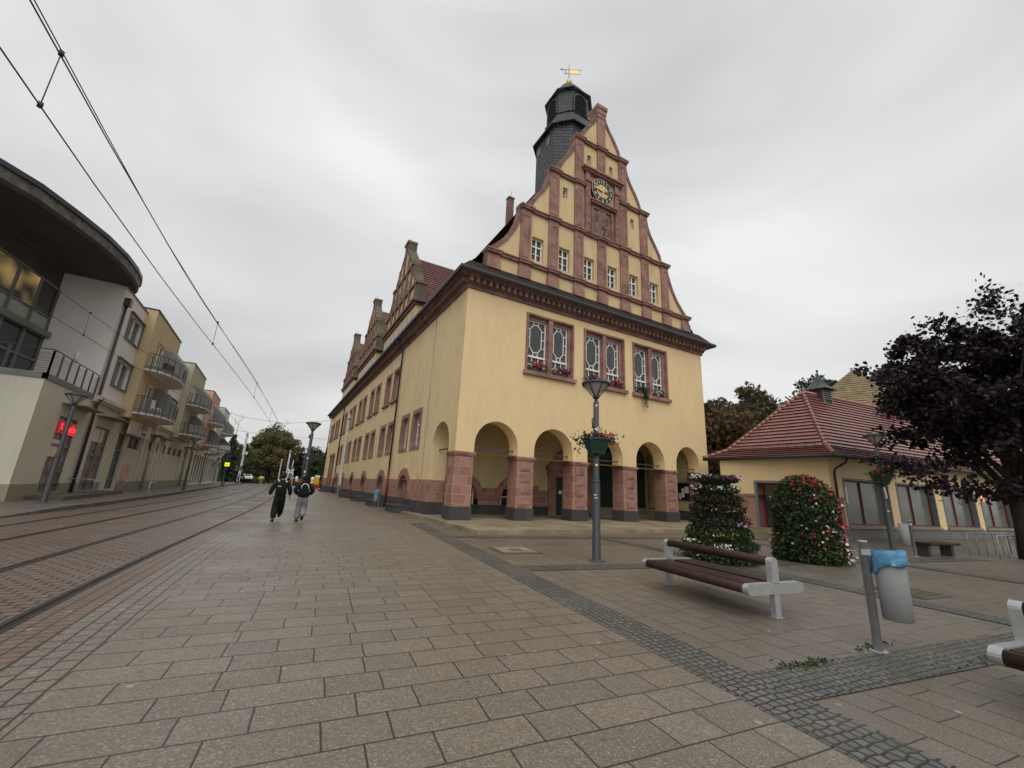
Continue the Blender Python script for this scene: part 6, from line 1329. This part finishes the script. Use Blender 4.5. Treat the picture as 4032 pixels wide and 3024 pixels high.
# trees at the end of the street
sg_ = 'trees closing the street'
tree('autumn_tree', 'broad autumn tree in brown and green closing the street', (-1.2, 142, 0), 4, (0, 0, 8.6), (6.6, 6, 7.2), 150, 110, 1.6, .62, MT['autumn'], MT['bark'], 31, group=sg_, lo=-.95, lump=.25)
tree('green_tree', 'green tree behind the autumn tree with the highest top', (-1.0, 152, 0), 5, (0, 0, 10.5), (5.5, 5, 6.6), 110, 100, 1.5, .62, MT['palegreen'], MT['bark'], 32, group=sg_)
tree('dark_tree', 'dark spreading tree right of the autumn tree', (9.5, 152, 0), 3, (0, 0, 6.5), (5.5, 5, 6.2), 110, 100, 1.5, .62, MT['conifer'], MT['bark'], 33, group=sg_, lo=-.95)
tree('green_tree', 'green bushy tree just left of the autumn tree', (-8.0, 128, 0), 2, (0, 0, 4.2), (3.2, 3, 4.2), 70, 90, 1.1, .5, MT['greenleaf'], MT['bark'], 34, group=sg_, lo=-.95)
tree('green_tree', 'light green tree beside the last house', (-9.3, 119, 0), 2, (0, 0, 4.4), (2.8, 2.6, 4.2), 70, 90, 1.0, .45, MT['autumn'], MT['bark'], 35, group=sg_, lo=-.95)
tree('dark_tree', 'dense dark trees edge beside the far end of the town hall', (12.8, 112, 0), 2, (0, 0, 5.4), (3.4, 3.2, 5.4), 90, 110, 1.2, .45, MT['conifer'], MT['bark'], 36, group=sg_, lo=-.95)['label'] = 'dense dark evergreen beside the far end of the town hall'
tree('green_tree', 'yellowish green tree between dark evergreen and far lamp', (10.2, 128, 0), 2, (0, 0, 4.5), (3.2, 3, 4.4), 70, 90, 1.1, .5, MT['palegreen'], MT['bark'], 37, group=sg_, lo=-.95)
def conifer(label, base, h, r, seed):
    t = thing('spruce_tree', label, 'tree', base, 0, sg_); g = np.random.default_rng(seed); P_ = []
    for i in range(26):
        z = h*(.08+.9*i/26); rr = r*(1-i/26)**.9+.15
        for k in range(9):
            a = g.random()*6.28; n = 26; s_ = g.random(n)[:, None]; P_.append(np.array([math.cos(a)*rr, math.sin(a)*rr, -.25*rr])*s_+np.array([0, 0, z])+g.normal(size=(n, 3))*.13)
    leafmesh('crown', np.vstack(P_), .38, MT['conifer'], t, 'leaf', 0); q = MB(); q.tube([(0, 0, 0), (0, 0, h*.97)], [.22, .03], 7); q.build('trunk', MT['bark'], t)
conifer('dark spruce right behind the balconies of the last house', (-9.4, 117, 0), 11.3, 2.8, 41); conifer('smaller spruce left of the autumn tree', (-6.9, 122, 0), 9.6, 1.9, 42); conifer('slim spruce next to the green bushy tree', (-8.2, 126, 0), 9.4, 1.8, 43); conifer('dark spruce peeking over the far town hall corner', (13.6, 116, 0), 12.5, 2.6, 44)
g_ = np.random.default_rng(77); n = 24000; xs_ = g_.uniform(-60, 60, n); ys_ = g_.uniform(150, 175, n)
hgt = 8+1.8*np.sin(xs_*.35)+1.2*np.sin(xs_*.9+1); P_ = np.stack([xs_, ys_, g_.random(n)**.8*hgt], 1)
wd_ = leafmesh('distant_wood', P_, 1.1, MT['greenleaf'], None, 'leaf', .3, kind='stuff'); tag(wd_, 'dark green belt of distant woodland beyond the street', 'woodland')
for lab, c, r_, n in (('round green hedge at the track bend, by the hydrant post', (-3.8, 118), (2.6, 1.5, 1.5), 2600), ('low green bushes under the evergreen near the construction board', (9.0, 96), (2.2, 2.5, 1.3), 2400), ('low bushes beside the lattice sign frame', (4.0, 106), (1.4, 1.4, 1.1), 1200)):
    g_ = np.random.default_rng(n); d = g_.normal(size=(n, 3)); d /= np.linalg.norm(d, axis=1)[:, None]; d *= g_.random((n, 1))**.33; d[:, 2] = np.abs(d[:, 2])
    t = thing('bush', lab, 'bush', (c[0], c[1], 0)); leafmesh('foliage', d*np.array(r_), .32, MT['greenleaf'], t); q = MB()
    for i in range(5): q.tube([(0, 0, 0), (r_[0]*.5*math.cos(i*1.3), r_[1]*.5*math.sin(i*1.3), r_[2]*.7)], [.06, .02], 5)
    q.build('stems', MT['bark'], t)
# tiered flower tower and geranium pyramid
def shell(g_, n, rf, z0, z1, thick=.16, ang=None):
    z = g_.uniform(z0, z1, n); a = g_.uniform(0, 6.283, n) if ang is None else g_.normal(ang[0], ang[1], n); r = np.array([rf(v) for v in z])*(1-thick*g_.random(n)**1.5+.05*g_.normal(size=n)); return np.stack([r*np.cos(a), r*np.sin(a), z], 1)
g_ = np.random.default_rng(3)
ft = thing('flower_tower', 'tiered flower tower with white blooms on top, left of the red one', 'flower tower', (10.78, 7.55, 0), 0, 'planted flower towers')
q = MB(); q.lathe([(.72, .02), (.7, .4), (.5, 1.2), (.38, 2.05), (0, 2.06)], n=18); q.build('planting_core', mottled('dark_soil', (.012, .014, .009), (.02, .016, .01), 6, .95, .4), ft)
TI = [(0.0, .30, .94, 'bushgreen'), (.30, .56, .9, 'bushgreen'), (.54, .9, .81, 'bushgreen'), (.88, 1.2, .74, 'darkbush'), (1.2, 1.48, .68, 'darkbush'), (1.48, 1.72, .63, 'darkbush'), (1.76, 1.96, .58, 'bushgreen'), (2.04, 2.2, .56, 'darkbush')]
for i, (z0, z1, r, m_) in enumerate(TI):
    rf = lambda v, z0=z0, z1=z1, r=r: r*(.86+.16*math.sin(math.pi*min(1, max(0, (v-z0)/(z1-z0)))))
    n = 1700 if i < 3 else 1150; C_ = shell(g_, n, rf, z0+.02, z1, .28)
    if i == 7: d = g_.uniform(-.55, .55, (300, 2)); C_ = np.vstack([C_, np.c_[d, g_.uniform(2.1, 2.24, 300)]])
    leafmesh('foliage_tier', C_, .085*(.7+.6*RNG.random(len(C_))), MT[m_], ft, 'leaf', .5)
TC = R_(218)
for col_, n, z, r, a in (('white', 80, 1.9, .59, None), ('white', 40, 2.2, .58, (TC-.9, .35)), ('purple', 60, 2.18, .58, (TC+.6, .5)), ('rust', 60, 1.38, .67, None), ('rust', 40, 1.6, .62, None), ('yellow', 18, .74, .82, (TC-.1, .4)), ('yellow', 8, 1.32, .68, (TC+.4, .3)), ('white', 22, .52, .95, (TC-.85, .16)), ('white', 26, .45, .97, (TC+.05, .14)), ('white', 18, .98, .8, (TC+.75, .12)), ('violet', 20, 1.08, .74, (TC+.7, .3)), ('violet', 8, .72, .83, (TC+.1, .3)), ('purple', 16, .98, .79, (TC+.95, .2)), ('yellow', 10, .2, .95, None), ('white', 16, 2.16, .62, (TC+1.3, .15))):
    C_ = shell(g_, n, lambda v, r=r: r*1.03, z-.05, z+.06, .03, a); leafmesh(col_+'_flowers', C_, .065, MT['f_'+col_], ft, 'flower', .5)
gt = thing('flower_tower', 'dome topped flower tower with red and white geraniums, right of the tiered one', 'flower tower', (13.86, 6.85, 0), 0, 'planted flower towers')
q = MB(); q.lathe([(.74, .02), (.7, .8), (.58, 1.6), (.4, 2.1), (0, 2.2)], n=18); q.build('planting_core', bpy.data.materials['dark_soil'], gt)
rf = lambda v: .9-.07*v+.03*math.sin(v*5)-(.25*max(0, v-1.55)**1.6+.5*max(0, v-2.0)**1.2)
C_ = shell(g_, 9000, rf, .02, 2.25, .22); d = g_.normal(0, .25, (420, 2)); C_ = np.vstack([C_, np.c_[d, 2.36-.6*(d**2).sum(1)+g_.normal(0, .04, 420)]]); C_ = C_[C_[:, 2] > .02]
leafmesh('foliage', C_, .1*(.7+.6*RNG.random(len(C_))), MT['bushgreen'], gt, 'leaf', .4)
RA = R_(205)
for col_, n, z0, z1, a, ex in (('red', 34, 1.95, 2.3, (RA+.4, .5), 1.02), ('coral', 30, 1.7, 2.2, (RA+.8, .5), 1.03), ('red', 44, .3, 2.0, (RA+1.35, .2), 1.06), ('pink', 36, .2, 1.7, (RA+1.2, .28), 1.06), ('white', 26, .6, 2.0, (RA+.9, .4), 1.04), ('white', 16, .4, 1.9, (RA-.1, .7), 1.03), ('coral', 16, .3, 1.7, (RA, .7), 1.03), ('white', 30, .1, .8, (RA+1.35, .2), 1.12), ('red', 14, .3, 1.2, (RA+.2, .6), 1.03), ('pink', 12, .3, .9, (RA-1.2, .2), 1.12)):
    C_ = shell(g_, n, lambda v, ex=ex: rf(v)*ex, z0, z1, .02, a); leafmesh(col_+'_flowers', C_, .075*(.8+.5*RNG.random(n)), MT['f_'+col_], gt, 'flower', .4)
d = g_.normal(.04, .25, (52, 2)); leafmesh('red_flowers', np.c_[d, 2.42-.6*(d**2).sum(1)+g_.normal(0, .03, 52)], .085, MT['f_red'], gt, 'flower', .8)
# plants in the lamp planters and on the window sills
def trailing(parent, sets, base=(0, 0, 0)):
    bz = np.array(base)
    for nm, m_, n, c, s_, sz, shp in sets:
        C_ = bz+np.array(c)+g_.normal(size=(n, 3))*np.array(s_); leafmesh(nm, C_, sz*(.7+.6*RNG.random(n)), MT[m_], parent, shp, .4)
for p_, fc in ((plC, 'coral'), (plR, 'red')):
    trailing(p_, (('foliage', 'bushgreen', 230, (0, 0, .45), (.22, .17, .06), .10, 'leaf'), ('trailing_foliage', 'bushgreen', 60, (-.44, .1, .3), (.06, .12, .15), .09, 'leaf'), ('trailing_foliage', 'palegreen', 50, (.4, -.15, .46), (.13, .1, .08), .085, 'leaf'), ('flowers', 'f_'+fc, 12 if fc == 'coral' else 26, (0, -.12, .5), (.16, .1, .06), .13, 'flower'), ('small_flowers', 'f_rust' if fc == 'coral' else 'f_pink', 24, (.42, -.14, .4), (.1, .1, .11), .08, 'flower'), ('tall_shoots', 'bushgreen', 30, (.12, 0, .6), (.06, .05, .09), .055, 'leaf')))
for i, (u, m_, cols, lab) in enumerate(((11.4, 'bushgreen', ('coral', 'coral'), 'window box with coral geraniums, first light of the left window'), (12.95, 'darkbush', ('pink', 'purple'), 'window box with pink and purple flowers, second light of the left window'), (15.2, 'darkbush', ('rust', 'red'), 'window box with red flowers just above the street lamp head'), (16.95, 'darkbush', ('red', 'pink'), 'window box with red and pink flowers, right light of the middle window'), (19.15, 'bushgreen', (), 'window box with long green trailing plant, left light of the right window'), (20.6, 'darkbush', ('white', 'white'), 'window box with white flowers, last light of the right window'))):
    t = thing('window_box', lab, 'window box', (u, Y0-.08, 7.73), 0, 'window boxes on the front sills')
    q = MB(); q.hexa([(-.42, -.09, 0), (.42, -.09, 0), (.42, .09, 0), (-.42, .09, 0), (-.46, -.12, .17), (.46, -.12, .17), (.46, .12, .17), (-.46, .12, .17)]); q.build('box', MT['granite'], t)
    st = [('foliage', m_, 190, (0, -.06, .26), (.24, .08, .1), .13, 'leaf')]
    for k, c in enumerate(cols): st.append((c+'_flowers', 'f_'+c, 20, (.2 if k else -.14, -.16, .28), (.17, .06, .1), .15, 'flower'))
    if not cols: st.append(('hanging_shoots', 'bushgreen', 170, (.12, -.2, -.25), (.09, .04, .3), .12, 'leaf'))
    trailing(t, st)
# grass tufts in the paving joints
tf_ = [(5.15, 2.64, .16, 60), (4.85, 2.7, .1, 25), (6.5, 2.62, .2, 40), (5.45, 17.6, .5, 60), (7.3, 1.9, .3, 30), (4.35, 1.0, .1, 16)]
C_ = np.vstack([np.c_[g_.normal(x, s_, k), g_.normal(y, .035, k), np.full(k, .02)] for x, y, s_, k in tf_])
w_o = leafmesh('grass_tufts', C_, .05, MT['palegreen'], None, 'leaf', 0, kind='stuff'); tag(w_o, 'small grass tufts growing in the paving joints', 'weeds')
